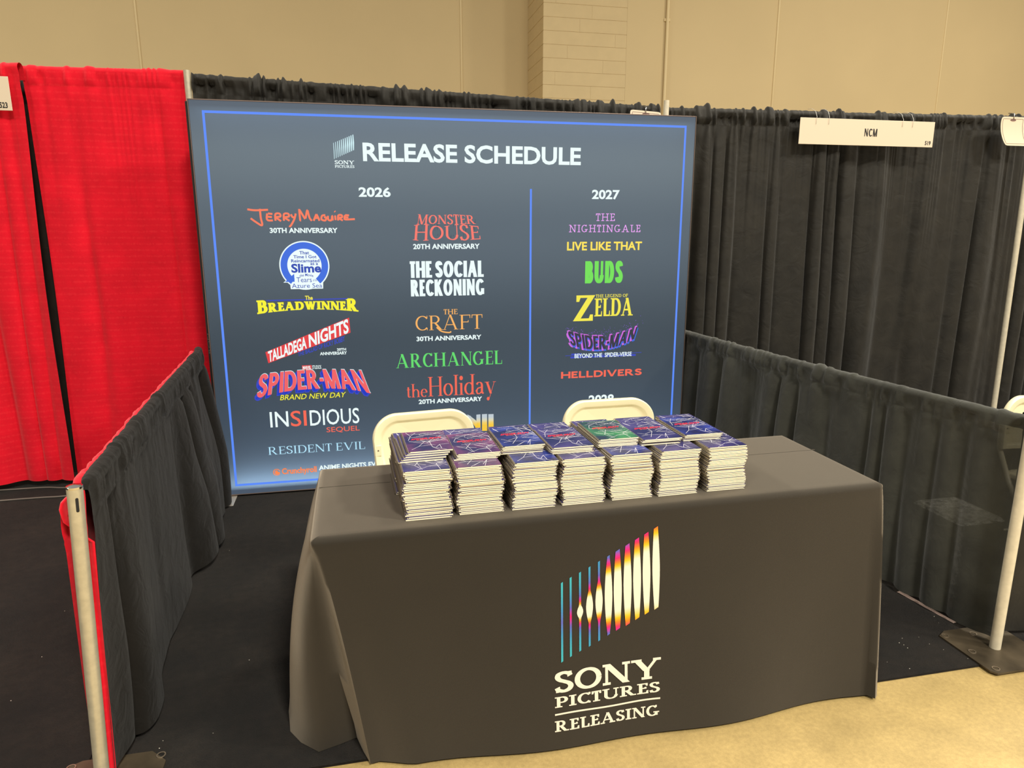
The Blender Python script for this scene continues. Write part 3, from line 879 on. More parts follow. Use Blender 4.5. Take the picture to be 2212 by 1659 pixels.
letter('title_glow', G['magenta'], [(SPM, smile(-.003 * q, .003 * q)) for q in (1, 2)] + [(SPM, smile(-.010, -.010))], 1)
letter('title_shadow', G['royal'], [(SPM, smile(.002 * q, -.006 * q)) for q in (1, 2)] , 2)
letter('title_shadow', G['violet'], [(SPM, smile(0, -.003))], 3)
letter('title_lettering', G['dark'], [(stroke_text('SPIDER-MAN', .21, .17, .74, 0, .1, .10), smile())], 5)
random.seed(8)
mb = MB()
for k in range(150):
    s = random.random(); x = 1.29 + .52 * s + random.gauss(0, .01); kk = 2 * s - 1
    z = .91 + .055 * kk * kk + .012 * kk + abs(random.gauss(0, .022)); r = random.uniform(.0008, .0018)
    raw(mb, [[(x - r, z - r), (x + r, z - r), (x + r, z + r), (x - r, z + r)]], 1)
mb.build('title_spray', G['violet'], sign)
mb = MB(); raw(mb, [bar_poly(1.325, .780, 1.77, .780, .012), bar_poly(1.29, .792, 1.81, .795, .003), bar_poly(1.33, .800, 1.40, .800, .01)], 1); mb.build('subtitle_streak', G['navy'], sign)
letter('subtitle_lettering', G['white'], [(sans_text('BEYOND THE  SPIDER-VERSE', .02), quad(1.352, 1.741, .774, .803))], 2)
letter('title_lettering', G['red'], [(stroke_text('HELLDIVERS', .25, .22, 1.3, 0, .1, .20), quad(1.264, 1.817, .644, .688))])

# ================================================================== UPRIGHT POLES
def base_plate(x0, x1, y0, y1, z, root, holes):
    mb = MB(); c = .05; zt = z + .0065
    out = [(x0 + c, y0), (x1 - c, y0), (x1, y0 + c), (x1, y1 - c), (x1 - c, y1), (x0 + c, y1), (x0, y1 - .025), (x0, y0 + .02)]
    out[0] = (x0 + .015, y0); out[5] = (x0 + .045, y1)
    mb.loft([[(p[0], p[1], z) for p in out], [(p[0], p[1], zt) for p in out]], True, True, True)
    pl = mb.build('base_plate', M['plate'], root)
    for hx, hy in holes:
        mb = MB()
        rg = []
        for rr, zz in ((.0135, zt - .0003), (.0135, zt + .0022), (.0105, zt + .0022), (.0105, zt + .0003)):
            rg.append([(hx + rr * math.cos(a), hy + rr * math.sin(a), zz) for a in np.linspace(0, 2 * PI, 20, endpoint=False)])
        mb.loft(rg, True)
        o = mb.build('bolt_hole', M['rim'], pl)
    return pl


def upright(name, base, top, r, m, label, cap=False, slot=False, neck=None, holes=(), plate=True):
    root = empty(name, (base[0], base[1], .0085), label=label, cat='pole')
    b_, t_ = Vector(base), Vector(top)
    mb = MB()
    if neck:
        k = neck; pts = [b_, b_.lerp(t_, k - .012), b_.lerp(t_, k), t_]; mb.tube(pts, [r, r, r * .72, r * .72], 20)
    else:
        mb.tube([b_, t_], r, 24)
    o = mb.build('pole_tube', m, root); autosmooth(o)
    if cap:
        d = (t_ - b_).normalized(); mb = MB()
        mb.tube([t_ - d * .004, t_ + d * .0015, t_ + d * .0025], [r * 1.02, r * 1.02, r * .93], 24)
        mb.tube([t_ + d * .002, t_ + d * .0045, t_ + d * .006], [r * .86, r * .6, r * .12], 24)
        o = mb.build('end_cap', M['chrome'], root); autosmooth(o, 60)
    if slot:
        d = (t_ - b_).normalized()
        for ang, lab in ((math.radians(-62), 0), (math.radians(118), 1)):
            c0 = t_ - d * .030; c1 = t_ - d * .062
            dirv = Vector((math.cos(ang), math.sin(ang), 0)); tan = Vector((-dirv.y, dirv.x, 0)); mb = MB()
            ringp = []
            for k in range(17):
                a = PI * k / 16; ringp.append(c0 + tan * .0036 * math.cos(a) + d * .0036 * math.sin(a))
            for k in range(17):
                a = PI + PI * k / 16; ringp.append(c1 + tan * .0036 * math.cos(a) + d * .0036 * math.sin(a))
            ringp = [p + dirv * (r + .0004) for p in ringp]
            mb.add([p for p in ringp] + [p - dirv * .003 for p in ringp], [tuple(range(34))] + [(k, (k + 1) % 34, 34 + (k + 1) % 34, 34 + k) for k in range(34)])
            mb.build('rod_slot', M['slot'], root)
    if plate:
        base_plate(base[0] - .145, base[0] + .145, base[1] - .14, base[1] + .14, .0085, root, holes)
    return root


upright('drape_pole', (-.776, 1.955, .0145), (-.741, 1.955, .938), .0195, M['pole'], 'short scuffed grey front pole with chrome cap beside red drape edge', cap=True, slot=True,
        holes=[(-.9, 1.84), (-.9, 2.07), (-.65, 1.84), (-.65, 2.07)])
upright('drape_pole', (2.345, 2.0, .0145), (2.351, 2.0, .955), .0195, M['pole_white'], 'pale worn front pole on a steel base plate at right', cap=True, slot=True,
        holes=[(2.221, 2.108), (2.236, 1.995), (2.232, 1.886), (2.34, 2.095), (2.455, 1.886), (2.455, 2.105)])
upright('drape_pole', (-.907, 4.755, .0145), (-.907, 4.755, 2.492), .019, M['pole'], 'tall grey back pole between red and black drapes', holes=[(-.80, 4.66)])
upright('drape_pole', (2.084, 4.69, .0145), (2.081, 4.69, 2.420), .025, M['pole_white'], 'tall white back pole rising over the sign top right corner', neck=.955, holes=[(2.19, 4.59)])
upright('drape_pole', (5.112, 4.71, .0145), (5.085, 4.71, 2.44), .021, M['pole_white'], 'tall pale back pole between black drapes near the right edge', holes=[(5.2, 4.6)])

# ================================================================== DRAPES
drape('back_drape', [(-.928, 4.785, 2.497), (-1.775, 4.785, 2.485)], .045, -1, 21, M['red'], fold=.15, amp=.036, gather=.008, hem_wave=.02, calm=((.2, .55, .35), (0.0, .06, .4)), bow=(0, .013), du=.008)
tag(bpy.data.objects['back_drape'], 'red drape panel hanging right of the dark slit, next to the sign', 'drape', 'red back drapes')
o = drape('back_drape', [(-1.765, 4.722, 2.488), (-1.86, 4.74, 2.485), (-2.3, 4.75, 2.478), (-3.95, 4.75, 2.46)], .05, -1, 34, M['red'], fold=.075, amp=.040, gather=.010, hem_wave=.03, bow=(.012, 0), du=.008)
ob = drape('back_drape', [(-.96, 4.95, 2.455), (-3.95, 4.95, 2.445)], .03, -1, 91, M['black'], fold=.1, amp=.02)  # black cloth added behind the red panels as the shade in their slit
tag(ob, 'added black drape standing in for the shade in the slit between the red drapes', 'drape', 'black back drapes')
tag(o, 'red drape panel at the left edge, behind the small white number card', 'drape', 'red back drapes')
o = drape('back_drape', [(-.885, 4.78, 2.477), (2.07, 4.78, 2.392)], .03, 1, 5, M['black'], fold=.07, amp=.028, gather=.024, du=.006)
tag(o, 'black gathered drape mostly hidden behind the lit sign', 'drape', 'black back drapes')
o = drape('back_drape', [(2.125, 4.78, 2.390), (3.470, 4.78, 2.403)], .03, 1, 47, M['black'], fold=.085, amp=.042, gather=.024, du=.006, drift=.9)
tag(o, 'black drape panel between the lit sign and the centre of the name sign', 'drape', 'black back drapes')
o = drape('back_drape', [(3.44, 4.87, 2.413), (5.17, 4.86, 2.438)], .03, 1, 68, M['black'], fold=.10, amp=.052, gather=.024, du=.006, drift=1.1)
tag(o, 'black drape panel left of the rightmost back pole', 'drape', 'black back drapes')
o = drape('back_drape', [(5.15, 4.98, 2.44), (7.5, 4.98, 2.45)], .03, 1, 83, M['black'], fold=.09, amp=.03, gather=.024, du=.006)
tag(o, 'black drape panel at the right edge, past the rightmost back pole', 'drape', 'black back drapes')
# left side rail: black over red
o = drape('side_drape', [(-.729, 1.992, .912), (-.733, 2.01, .938), (-.744, 2.10, .938), (-.800, 2.9, .936), (-.872, 4.18, .935), (-.890, 4.27, .935)], .036, 1, 14, M['black_side'], fold=.115, amp=.055, over=1.1, gather=.006, hem_wave=.035, header=.07, rod=.020, top_amp=.25, drift=.8, flare=.015, du=.009, calm=((-.1, .10, .12),), pinch=.07, lean=-.05)
tag(o, 'low black side drape left of the table, running back to the sign', 'drape')
root = empty('side_drape', (-.80, 2.1, .0085), label='low red side drape behind the black one, showing beside the grey front pole', cat='drape')
drape('cloth_panel', [(-.790, 2.000, .85), (-.775, 2.04, .90), (-.780, 2.10, .911), (-.836, 2.9, .912), (-.908, 4.18, .912), (-.926, 4.27, .912)], .012, -1, 29, M['red'], fold=.13, amp=.010, gather=.006, header=.07, rod=.014, top_amp=.4, parent=root, back=False)
# gathered red end hanging off the pole
rows = []
EDGE = ((.914, -.752, .0), (.908, -.764, .006), (.898, -.779, .013), (.885, -.792, .020), (.868, -.797, .024), (.850, -.795, .024), (.832, -.793, .022), (.818, -.783, .016), (.807, -.769, .008), (.799, -.771, .010),
        (.789, -.777, .012), (.778, -.774, .009), (.765, -.764, .004), (.74, None, .004), (.6, None, .004), (.4, None, .005), (.2, None, .005), (.022, None, .005))
for k, (z, xl, bul) in enumerate(EDGE):
    r = []
    pc = -.776 + .035 * z / .92
    if xl is None: xl = pc - .026 - .004 * math.sin(z * 9)
    xr = pc + (.010 if z > .77 else .024)
    for j in range(25):
        q = j / 24
        r.append((xl + (xr - xl) * q, 1.990 - bul * math.sin(q * PI * 3.2 + .5 + z * 6) - bul * .5 * (1 - q), z + bul * .25 * math.sin(q * 8)))
    rows.append(r)
mb = MB(); mb.loft(rows, False)
mb.build('gathered_end', M['red'], root, smooth=True)
mb = MB(); mb.tube([(-.742, 1.985, .872), (-.762, 1.978, .868), (-.770, 1.975, .852), (-.762, 1.975, .838), (-.745, 1.98, .834)], .0042, 8)
mb.build('rod_hook', M['brass'], root, smooth=True)
# right side rail: sheer black
o = drape('side_drape', [(2.392, 2.025, .925), (2.358, 2.10, .927), (2.298, 2.61, .924), (2.206, 3.56, .920), (2.165, 4.25, .920), (2.15, 4.66, .920)], .028, -1, 55, M['sheer'], fold=.075, amp=.036, gather=.008, header=.06, rod=.021, top_amp=.4, drift=.9, du=.009,
          calm=((0.0, .9, .45),), pinch=.06)
tag(o, 'low sheer black side drape right of the table', 'drape')
o2 = drape('side_drape', [(2.402, 2.085, .928), (2.44, 2.08, .935), (2.62, 2.06, .925), (4.2, 2.06, .925)], .03, 1, 71, M['black'], fold=.06, amp=.016, gather=.010, header=.06, rod=.021, top_amp=.5, pinch=.06)
tag(o2, 'low black front drape behind the pale worn front pole, at the right edge', 'drape')

# shrink-wrapped carton seen dimly through the sheer drape
root = empty('wrapped_carton', (2.52, 2.42, .0085), label='plastic-wrapped carton seen dimly through the sheer side drape', cat='carton')
mb = MB(); mb.box(2.405, 2.63, 2.285, 2.55, .0085, .395, .008); mb.build('carton_body', mat('brown_carton', (150, 120, 84), .8), root)
mb = MB(); mb.box(2.402, 2.633, 2.282, 2.553, .05, .400, .012); mb.build('stretch_wrap', M['wrap'], root)

# ================================================================== TABLE AND CLOTH
YT = lambda x: 1.909 + .0239 * x
YBOT = lambda x: 1.848 + .014 * math.sin(x * 4.2 + 1.0) + .010 * math.sin(x * 9.5)
top_o, bot_o = [], []


def key(t, b):
    top_o.append(t); bot_o.append(b)


key((-.158, 2.520), (-.235, 2.56)); key((-.160, 2.42), (-.27, 2.45)); key((-.161, 2.30), (-.262, 2.30)); key((-.161, 2.18), (-.285, 2.20)); key((-.161, 2.08), (-.272, 2.10))
key((-.161, 2.00), (-.235, 2.04)); key((-.160, 1.95), (-.178, 1.985)); key((-.158, 1.925), (-.115, 2.005)); key((-.156, 1.914), (-.062, 2.025)); key((-.152, 1.908), (-.042, 1.955)); key((-.145, YT(-.145)), (-.022, 1.90))
for i in range(0, 61):
    s = i / 60; xt = -.13 + (1.700 + .13) * s; xb = .005 + (1.668 - .005) * s
    e_ = max(0, 1 - s / .06)
    key((xt, YT(xt)), (xb, YBOT(xb) + .045 * e_))
key((1.712, 1.951), (1.684, 1.838)); key((1.722, 1.962), (1.700, 1.850)); key((1.727, 1.985), (1.722, 1.92)); key((1.727, 2.06), (1.752, 2.04)); key((1.726, 2.2), (1.738, 2.2)); key((1.725, 2.4), (1.752, 2.42)); key((1.724, 2.535), (1.745, 2.58)); key((1.715, 2.552), (1.72, 2.60))
for i in range(1, 30):
    s = i / 30; x = 1.715 + (-.150 - 1.715) * s
    key((x, 2.556 - .0 * s - .028 * s), (x, 2.60 - .03 * s + .012 * math.sin(x * 8)))
key((-.150, 2.528), (-.18, 2.57))
n = len(top_o)
cxy = (sum(p[0] for p in top_o) / n, sum(p[1] for p in top_o) / n)
HT = .75
rings = []
cen = (.783, 2.236)


def inset(p, d):
    x = min(max(p[0], -.160 + d), 1.726 - d); y0 = YT(x) + d; y1 = 2.528 + .0155 * (x + .15) - d
    return (x, min(max(p[1], y0), y1))


for d in (.27, .22, .14, .07, .04, .024):
    rings.append([(*inset(p, d), HT + (-.0025 if d == .30 else 0) * 0) for p in top_o])
for d, dz in ((.0167, .0011), (.010, .0042), (.0050, .0086), (.0014, .0142), (0, .020)):
    rings.append([(*inset(p, d), HT - dz) for p in top_o])
for k in range(1, 25):
    h = k / 24; z = (HT - .020) + (.011 - HT + .020) * h
    r = []
    for i, (t_, b_) in enumerate(zip(top_o, bot_o)):
        g = h ** (1.05 if 11 <= i <= 72 else .78)
        x = t_[0] + (b_[0] - t_[0]) * g; y = t_[1] + (b_[1] - t_[1]) * g
        if i <= 8:  # the loose corner bulges before it tucks back in
            bl = math.sin(min(1, h * 1.08) * PI) * .018; x -= bl
        r.append((x, y, z))
    rings.append(r)
cloth = empty('tablecloth', (.783, 2.236, 0), label='long charcoal black tablecloth draped to the floor with a film studio logo', cat='tablecloth')
mb = MB(); mb.loft(rings, True, True, False)
o = mb.build('cloth_drape', M['cloth'], cloth); autosmooth(o, 75)
# pressed fold lines across the top
mb = MB()
for (x0, x1) in ((-.15, .085), (1.40, 1.72)):
    y0, y1 = 2.325 + .018 * x0, 2.325 + .018 * x1
    y0 -= .02 if x0 > 1 else 0; y1 -= .02 if x0 > 1 else 0
    rr = []
    for q, zz in ((-.0022, 0), (-.0008, .0009), (.0008, .0009), (.0022, 0)):
        rr.append([(x0 + (x1 - x0) * k / 6, y0 + (y1 - y0) * k / 6 + q, HT + .0002 + zz) for k in range(7)])
    mb.loft(rr, False)
mb.build('pressed_crease', M['cloth'], cloth, smooth=True)


def cloth_front(X, Z, i=0):
    h = min(1, max(0, ((HT - .020) - Z) / (HT - .031)))
    g = h ** 1.05
    # invert the sideways pull-in of the front panel
    s = (X - (-.13 + .135 * g)) / ((1.83) * (1 - g) + 1.663 * g)
    xt = -.13 + 1.83 * s; xb = .005 + 1.663 * s
    return (X, YT(xt) + (YBOT(xb) - YT(xt)) * g - .0016 - i * 2e-6, Z)


# logo bars, coloured from cyan ends through magenta and orange to cream
STOPS = [(0, (66, 168, 180)), (.18, (66, 134, 184)), (.36, (96, 92, 180)), (.5, (190, 50, 140)), (.6, (218, 40, 90)), (.72, (232, 122, 34)), (.84, (236, 186, 44)), (1.0, (226, 217, 198))]


def heat(h):
    h = min(1, max(0, h))
    for (a, ca), (b2, cb) in zip(STOPS, STOPS[1:]):
        if h <= b2:
            q = (h - a) / (b2 - a); la, lb = lin(ca), lin(cb)
            return tuple(x + (y - x) * q for x, y in zip(la, lb))
    return lin(STOPS[-1][1])


BARS = [(.5715, .5426, .5677, .2921, .0064, 0.0, .34, .0, .5), (.5995, .5553, .596, .3052, .0064, .0, .58, .0, .5), (.6298, .5678, .6267, .3181, .0203, .05, 1.5, .05, .12), (.6607, .5812, .6579, .3292, .0227, .10, 1.6, .10, .26),
        (.6917, .595, .6893, .3422, .0237, .16, 1.6, .15, .32), (.7229, .609, .7209, .3569, .0251, .28, 1.66, .30, .5), (.7534, .6235, .7518, .3701, .0266, .34, 1.54, .52, .6), (.7858, .6383, .7846, .3814, .0268, .42, 1.47, .64, .7),
        (.8175, .6533, .8167, .3968, .0261, .52, 1.48, .78, .8), (.8489, .668, .8485, .4102, .0258, .56, 1.5, .80, .8), (.8809, .6828, .881, .4226, .0251, .70, 1.58, .92, .8)]
mb = MB(); mb.col = []
for k, (xt, zt, xb, zb_, wm, ht, hm, hb, conc) in enumerate(BARS):
    K = 41; b0 = len(mb.v)
    we = .0064 if k < 5 else (.0085 if k == 5 else .0135)
    for q in range(K):
        t = q / (K - 1)
        x = xt + (xb - xt) * t; z = zt + (zb_ - zt) * t
        d = abs(t - .5) * 2
        if k < 2: wd = wm
        elif k < 6:
            cut = (0, 0, .16, .40, .52, .95)[k]
            e_ = max(0, 1 - (d / cut) ** 1.7) if d < cut else 0
            wd = we + (wm - we) * e_
        else: wd = we + (wm - we) * (1 - d ** 1.6)
        he = ht if t < .5 else hb
        hh = he + (hm - he) * (1 - d) ** (1.0 if k > 4 else (1.9 if k != 2 else 3.0))
        tl_ = wd * .55 * (1 if q in (0, K - 1) else .25)
        mb.v.append(cloth_front(x - wd / 2, z - tl_ / 2, k)); mb.v.append(cloth_front(x + wd / 2, z + tl_ / 2, k))
        mb.col += [(*heat(hh), 1)] * 2
    for q in range(K - 1):
        a = b0 + 2 * q; mb.f.append((a, a + 1, a + 3, a + 2))
mb.build('printed_emblem', attr_mat('spectrum_print', 0, .85), cloth)
mb = MB()
place(mb, stroke_text('SONY', .25, .13, 1.30, .12, .12, .09), quad(.542, .895, .194, .262), cloth_front)
place(mb, stroke_text('PICTURES', .22, .11, 1.0, .12, .11, .12), quad(.5415, .891, .1475, .182), cloth_front)
rule = []
for k in range(24):
    u0, u1 = k / 24, (k + 1) / 24
    rule.append([(u0, 0), (u1, 0), (u1, 1), (u0, 1)])
place(mb, rule, lambda u, v: (.541 + .351 * u, .1225 + .0015 * math.sin(u * 9) + .0055 * v), cloth_front)
place(mb, stroke_text('RELEASING', .22, .11, 1.0, .12, .11, .12), quad(.540, .888, .0695, .105), cloth_front)
mb.build('logo_lettering', M['print'], cloth)
# the folding table the cloth covers
tb = empty('folding_table', (.783, 2.236, .0085), label='long folding table standing underneath the charcoal tablecloth', cat='table')
mb = MB(); mb.add([(-.135, 1.94, .70), (1.70, 1.985, .70), (1.70, 2.525, .70), (-.135, 2.50, .70), (-.135, 1.94, .742), (1.70, 1.985, .742), (1.70, 2.525, .742), (-.135, 2.50, .742)],
                  [(0, 3, 2, 1), (4, 5, 6, 7), (0, 1, 5, 4), (1, 2, 6, 5), (2, 3, 7, 6), (3, 0, 4, 7)])
mb.build('tabletop', M['cream'], tb)
for x in (.08, 1.49):
    for y in (2.08, 2.40):
        mb = MB(); mb.tube([(x, y, .0085), (x, y, .70)], .014, 12); mb.build('leg', M['cream_metal'], tb, smooth=True)

# ================================================================== NOTEBOOKS
BW, BD, BH = .137, .212, .0050
STEP = .0054


def book_mesh_parts():
    mb = MB(); mb.box(-BW / 2 + .0055, BW / 2, -BD / 2, BD / 2, .0002, BH - .0003, .0003); mb.box(-BW / 2, BW / 2, -BD / 2, BD / 2, .0001, .0011, .0002); pages = mb
    mb = MB(); mb.box(-BW / 2 - .0004, BW / 2 + .0005, -BD / 2 - .0004, BD / 2 + .0004, BH - .00025, BH); cover = mb
    mb = MB()
    for k in range(24):
        y = -BD / 2 + .006 + (BD - .012) * k / 23
        pts = [(-BW / 2 - .0012 + .0048 * math.cos(a), y, BH / 2 + .0027 * math.sin(a)) for a in np.linspace(0, 2 * PI, 11)]
        mb.tube(pts, .0009, 4, False)
    return pages, cover, mb


def web_art(seed):
    rnd = random.Random(seed); mb = MB()
    def ln(a, b, wd):
        d = Vector((b[0] - a[0], b[1] - a[1], 0)); n_ = Vector((-d.y, d.x, 0)).normalized() * wd / 2
        z = BH + .0001
        mb.add([(a[0] - n_.x, a[1] - n_.y, z), (b[0] - n_.x, b[1] - n_.y, z), (b[0] + n_.x, b[1] + n_.y, z), (a[0] + n_.x, a[1] + n_.y, z)], [(0, 1, 2, 3)])
    cl = lambda p: (min(max(p[0], -BW / 2 + .012), BW / 2 - .001), min(max(p[1], -BD / 2 + .001), BD / 2 - .001))
    for k in range(22):
        a = cl((rnd.uniform(-.07, .07), rnd.uniform(-.03, .105))); ang = rnd.gauss(-.15, .35)
        l = rnd.uniform(.04, .11); b = cl((a[0] + l * math.cos(ang), a[1] + l * math.sin(ang)))
        ln(a, b, rnd.uniform(.0006, .0013))
    hubs = [(-.03, -.055), (.01, -.07), (.035, -.05), (.0, -.02), (-.045, .06), (.03, .07)]
    for h in hubs:
        for k in range(3):
            ang = rnd.uniform(0, 2 * PI); l = rnd.uniform(.03, .07)
            ln(cl(h), cl((h[0] + l * math.cos(ang), h[1] + l * math.sin(ang))), .0011)
    pts = [cl((.035 * math.cos(a) + .02, .02 * math.sin(a) + .07)) for a in np.linspace(0, 4, 9)]
    for a, b in zip(pts, pts[1:]): ln(a, b, .0008)
    return mb


PG, CV, CL = book_mesh_parts()
proto_pages = PG.build('pages', M['paper'], None); me_pages = proto_pages.data
proto_cover = CV.build('cover', COV[0], None); me_cover = [proto_cover.data]
for c_ in COV[1:]:
    q = proto_cover.data.copy(); q.materials.clear(); q.materials.append(c_); me_cover.append(q)
proto_coil = CL.build('wire_binding', M['coil'], None); me_coil = proto_coil.data
me_coil.polygons.foreach_set('use_smooth', [True] * len(me_coil.polygons))
webs = [web_art(s).build('web_line_artwork', M['web'], None) for s in (1, 2, 3)]
mb = MB()
flat = lambda X, Y, i: (X, Y, BH + .0002)
place(mb, sans_text('SPIDER-MAN', .022), quad(-.046, .050, .014, .030, .018, .034, skew=.006), flat)
pt = mb.build('cover_lettering', M['red_web'], None)
mb = MB(); place(mb, sans_text('BRAND NEW DAY', .01), quad(-.03, .034, .0065, .0115), flat); ps = mb.build('cover_subtitle', M['orange_web'], None)
protos = [proto_pages, proto_cover, proto_coil, pt, ps] + webs
ORD = ['topmost', 'second from the top', 'third from the top', 'fourth from the top', 'fifth from the top', 'sixth from the top', 'seventh from the top', 'eighth from the top', 'ninth from the top', 'tenth from the top', 'eleventh from the top',
       'twelfth from the top', 'twelfth from the bottom', 'tenth from the bottom', 'ninth from the bottom', 'eighth from the bottom', 'seventh from the bottom', 'sixth from the bottom', 'fifth from the bottom', 'fourth from the bottom', 'third from the bottom', 'second from the bottom', 'bottommost']


def ordinal(i, n):
    """i = 0 at the top of n"""
    words = ['topmost', 'second', 'third', 'fourth', 'fifth', 'sixth', 'seventh', 'eighth', 'ninth', 'tenth', 'eleventh', 'twelfth']
    if i == 0: return 'topmost'
    if i == n - 1: return 'bottommost'
    if i < 11: return words[i] + ' from top'
    return words[n - 1 - i] + ' from bottom' if n - 1 - i < 12 else {11: 'twelfth', 12: 'thirteenth', 13: 'fourteenth', 14: 'fifteenth', 15: 'sixteenth'}[i] + ' from top'


STK = ['leftmost', 'second', 'third', 'middle', 'fifth', 'sixth', 'rightmost']


def put(meshdata, name, parent):
    o = bpy.data.objects.new(name, meshdata); o.parent = parent; C.objects.link(o); return o


def notebook(x, y, z, rz, cov, art, label, group, tilt=0):
    r = empty('spiral_notebook', (x, y, z), rz, label=label, cat='notebook', group=group)
    if tilt: r.rotation_euler[1] = tilt
    put(me_pages, 'pages', r); cv = put(me_cover[cov], 'cover', r); put(me_coil, 'wire_binding', r)
    if art:
        put(webs[art % 3].data, 'web_line_artwork', cv); put(pt.data, 'cover_lettering', cv); put(ps.data, 'cover_subtitle', cv)


random.seed(77)
ROT = .0239
FX = [.108, .268, .440, .594, .757, .921, .1 + .991]
ZT = HT + .0006
NF = 28
for s in range(7):
    x0 = FX[s] + BW / 2
    for k in range(NF):
        i = NF - 1 - k
        jx = random.gauss(0, .0014) + .004 * math.sin(s * 2.1 + k * .35); jy = random.gauss(0, .0012)
        if s == 0 and k < 2: jx += .002; jy -= .006
        yf = 1.984 + .0239 * x0 + BD / 2
        notebook(x0 + jx, yf + jy, ZT + k * STEP, ROT + random.gauss(0, .006) + (PI if i % 2 else 0), (0, 1, 2, 0, 2, 0, 0)[s] if i == 0 else 0, (s + 1) if i == 0 else 0,
                 'cream-edged wire-bound notebook, %s in the %s front-row stack' % (ordinal(i, NF), STK[s]), 'notebooks in front-row stacks')
NR = NF - 1
low = MB()
for s in range(7):
    x0 = FX[s] + BW / 2 + (-.008 if s == 0 else .004)
    yr = 1.984 + .0239 * x0 + BD * 1.5 + .003
    for k in range(NR):
        i = NR - 1 - k
        jx = random.gauss(0, .0025) + .004 * math.sin(s * 1.3 + k * .5); jy = random.gauss(0, .0012)
        if s == 0 or i < 7:
            notebook(x0 + jx, yr + jy, ZT + k * STEP, ROT + random.gauss(0, .006) + (PI if i % 2 else 0), 0, (s + 2) if (i == 0) else 0,
                     'wire-bound notebook, %s in the %s rear-row stack' % (ordinal(i, NR), STK[s]), 'notebooks in rear-row stacks')
        else:
            z = ZT + k * STEP
            low.box(x0 + jx - BW / 2, x0 + jx + BW / 2, yr + jy - BD / 2, yr + jy + BD / 2, z + .0002, z + BH, .0004)
tag(low.build('notebook_stacks', M['paper']), 'lower notebooks of the rear stacks, hidden behind the front row on the table', 'notebooks', kind='stuff')
ZU = ZT + NF * STEP
UX = [.1285, .275, .4245, .5765, .7465, .888, 1.0445]; UY = [2.092, 2.056, 2.084, 2.052, 2.090, 2.075, 2.094]; UN = [5, 4, 5, 4, 5, 4, 4]
UC = [1, 1, 2, 0, 3, 0, 2]
for s in range(7):
    x0 = UX[s] + BW / 2
    for k in range(UN[s]):
        i = UN[s] - 1 - k
        jx = random.gauss(0, .002) - (.008 * i if s == 0 else .002 * i); jy = random.gauss(0, .002)
        notebook(x0 + jx, UY[s] + BD / 2 + jy - (.006 * i if s == 0 else 0), ZU + k * STEP, ROT + random.gauss(0, .008) + (.02 if s == 0 else 0) + (PI if (i % 2 and s) else 0), UC[s] if i == 0 else 0, (s + 3) if i == 0 else 0,
                 '%s-covered notebook, %s of the %s upper pile' % ('green' if (s == 4 and i == 0) else 'navy', ordinal(i, UN[s]).replace('bottommost', 'lowest'), STK[s]), 'notebooks in upper piles')
for p in protos:
    bpy.data.objects.remove(p)

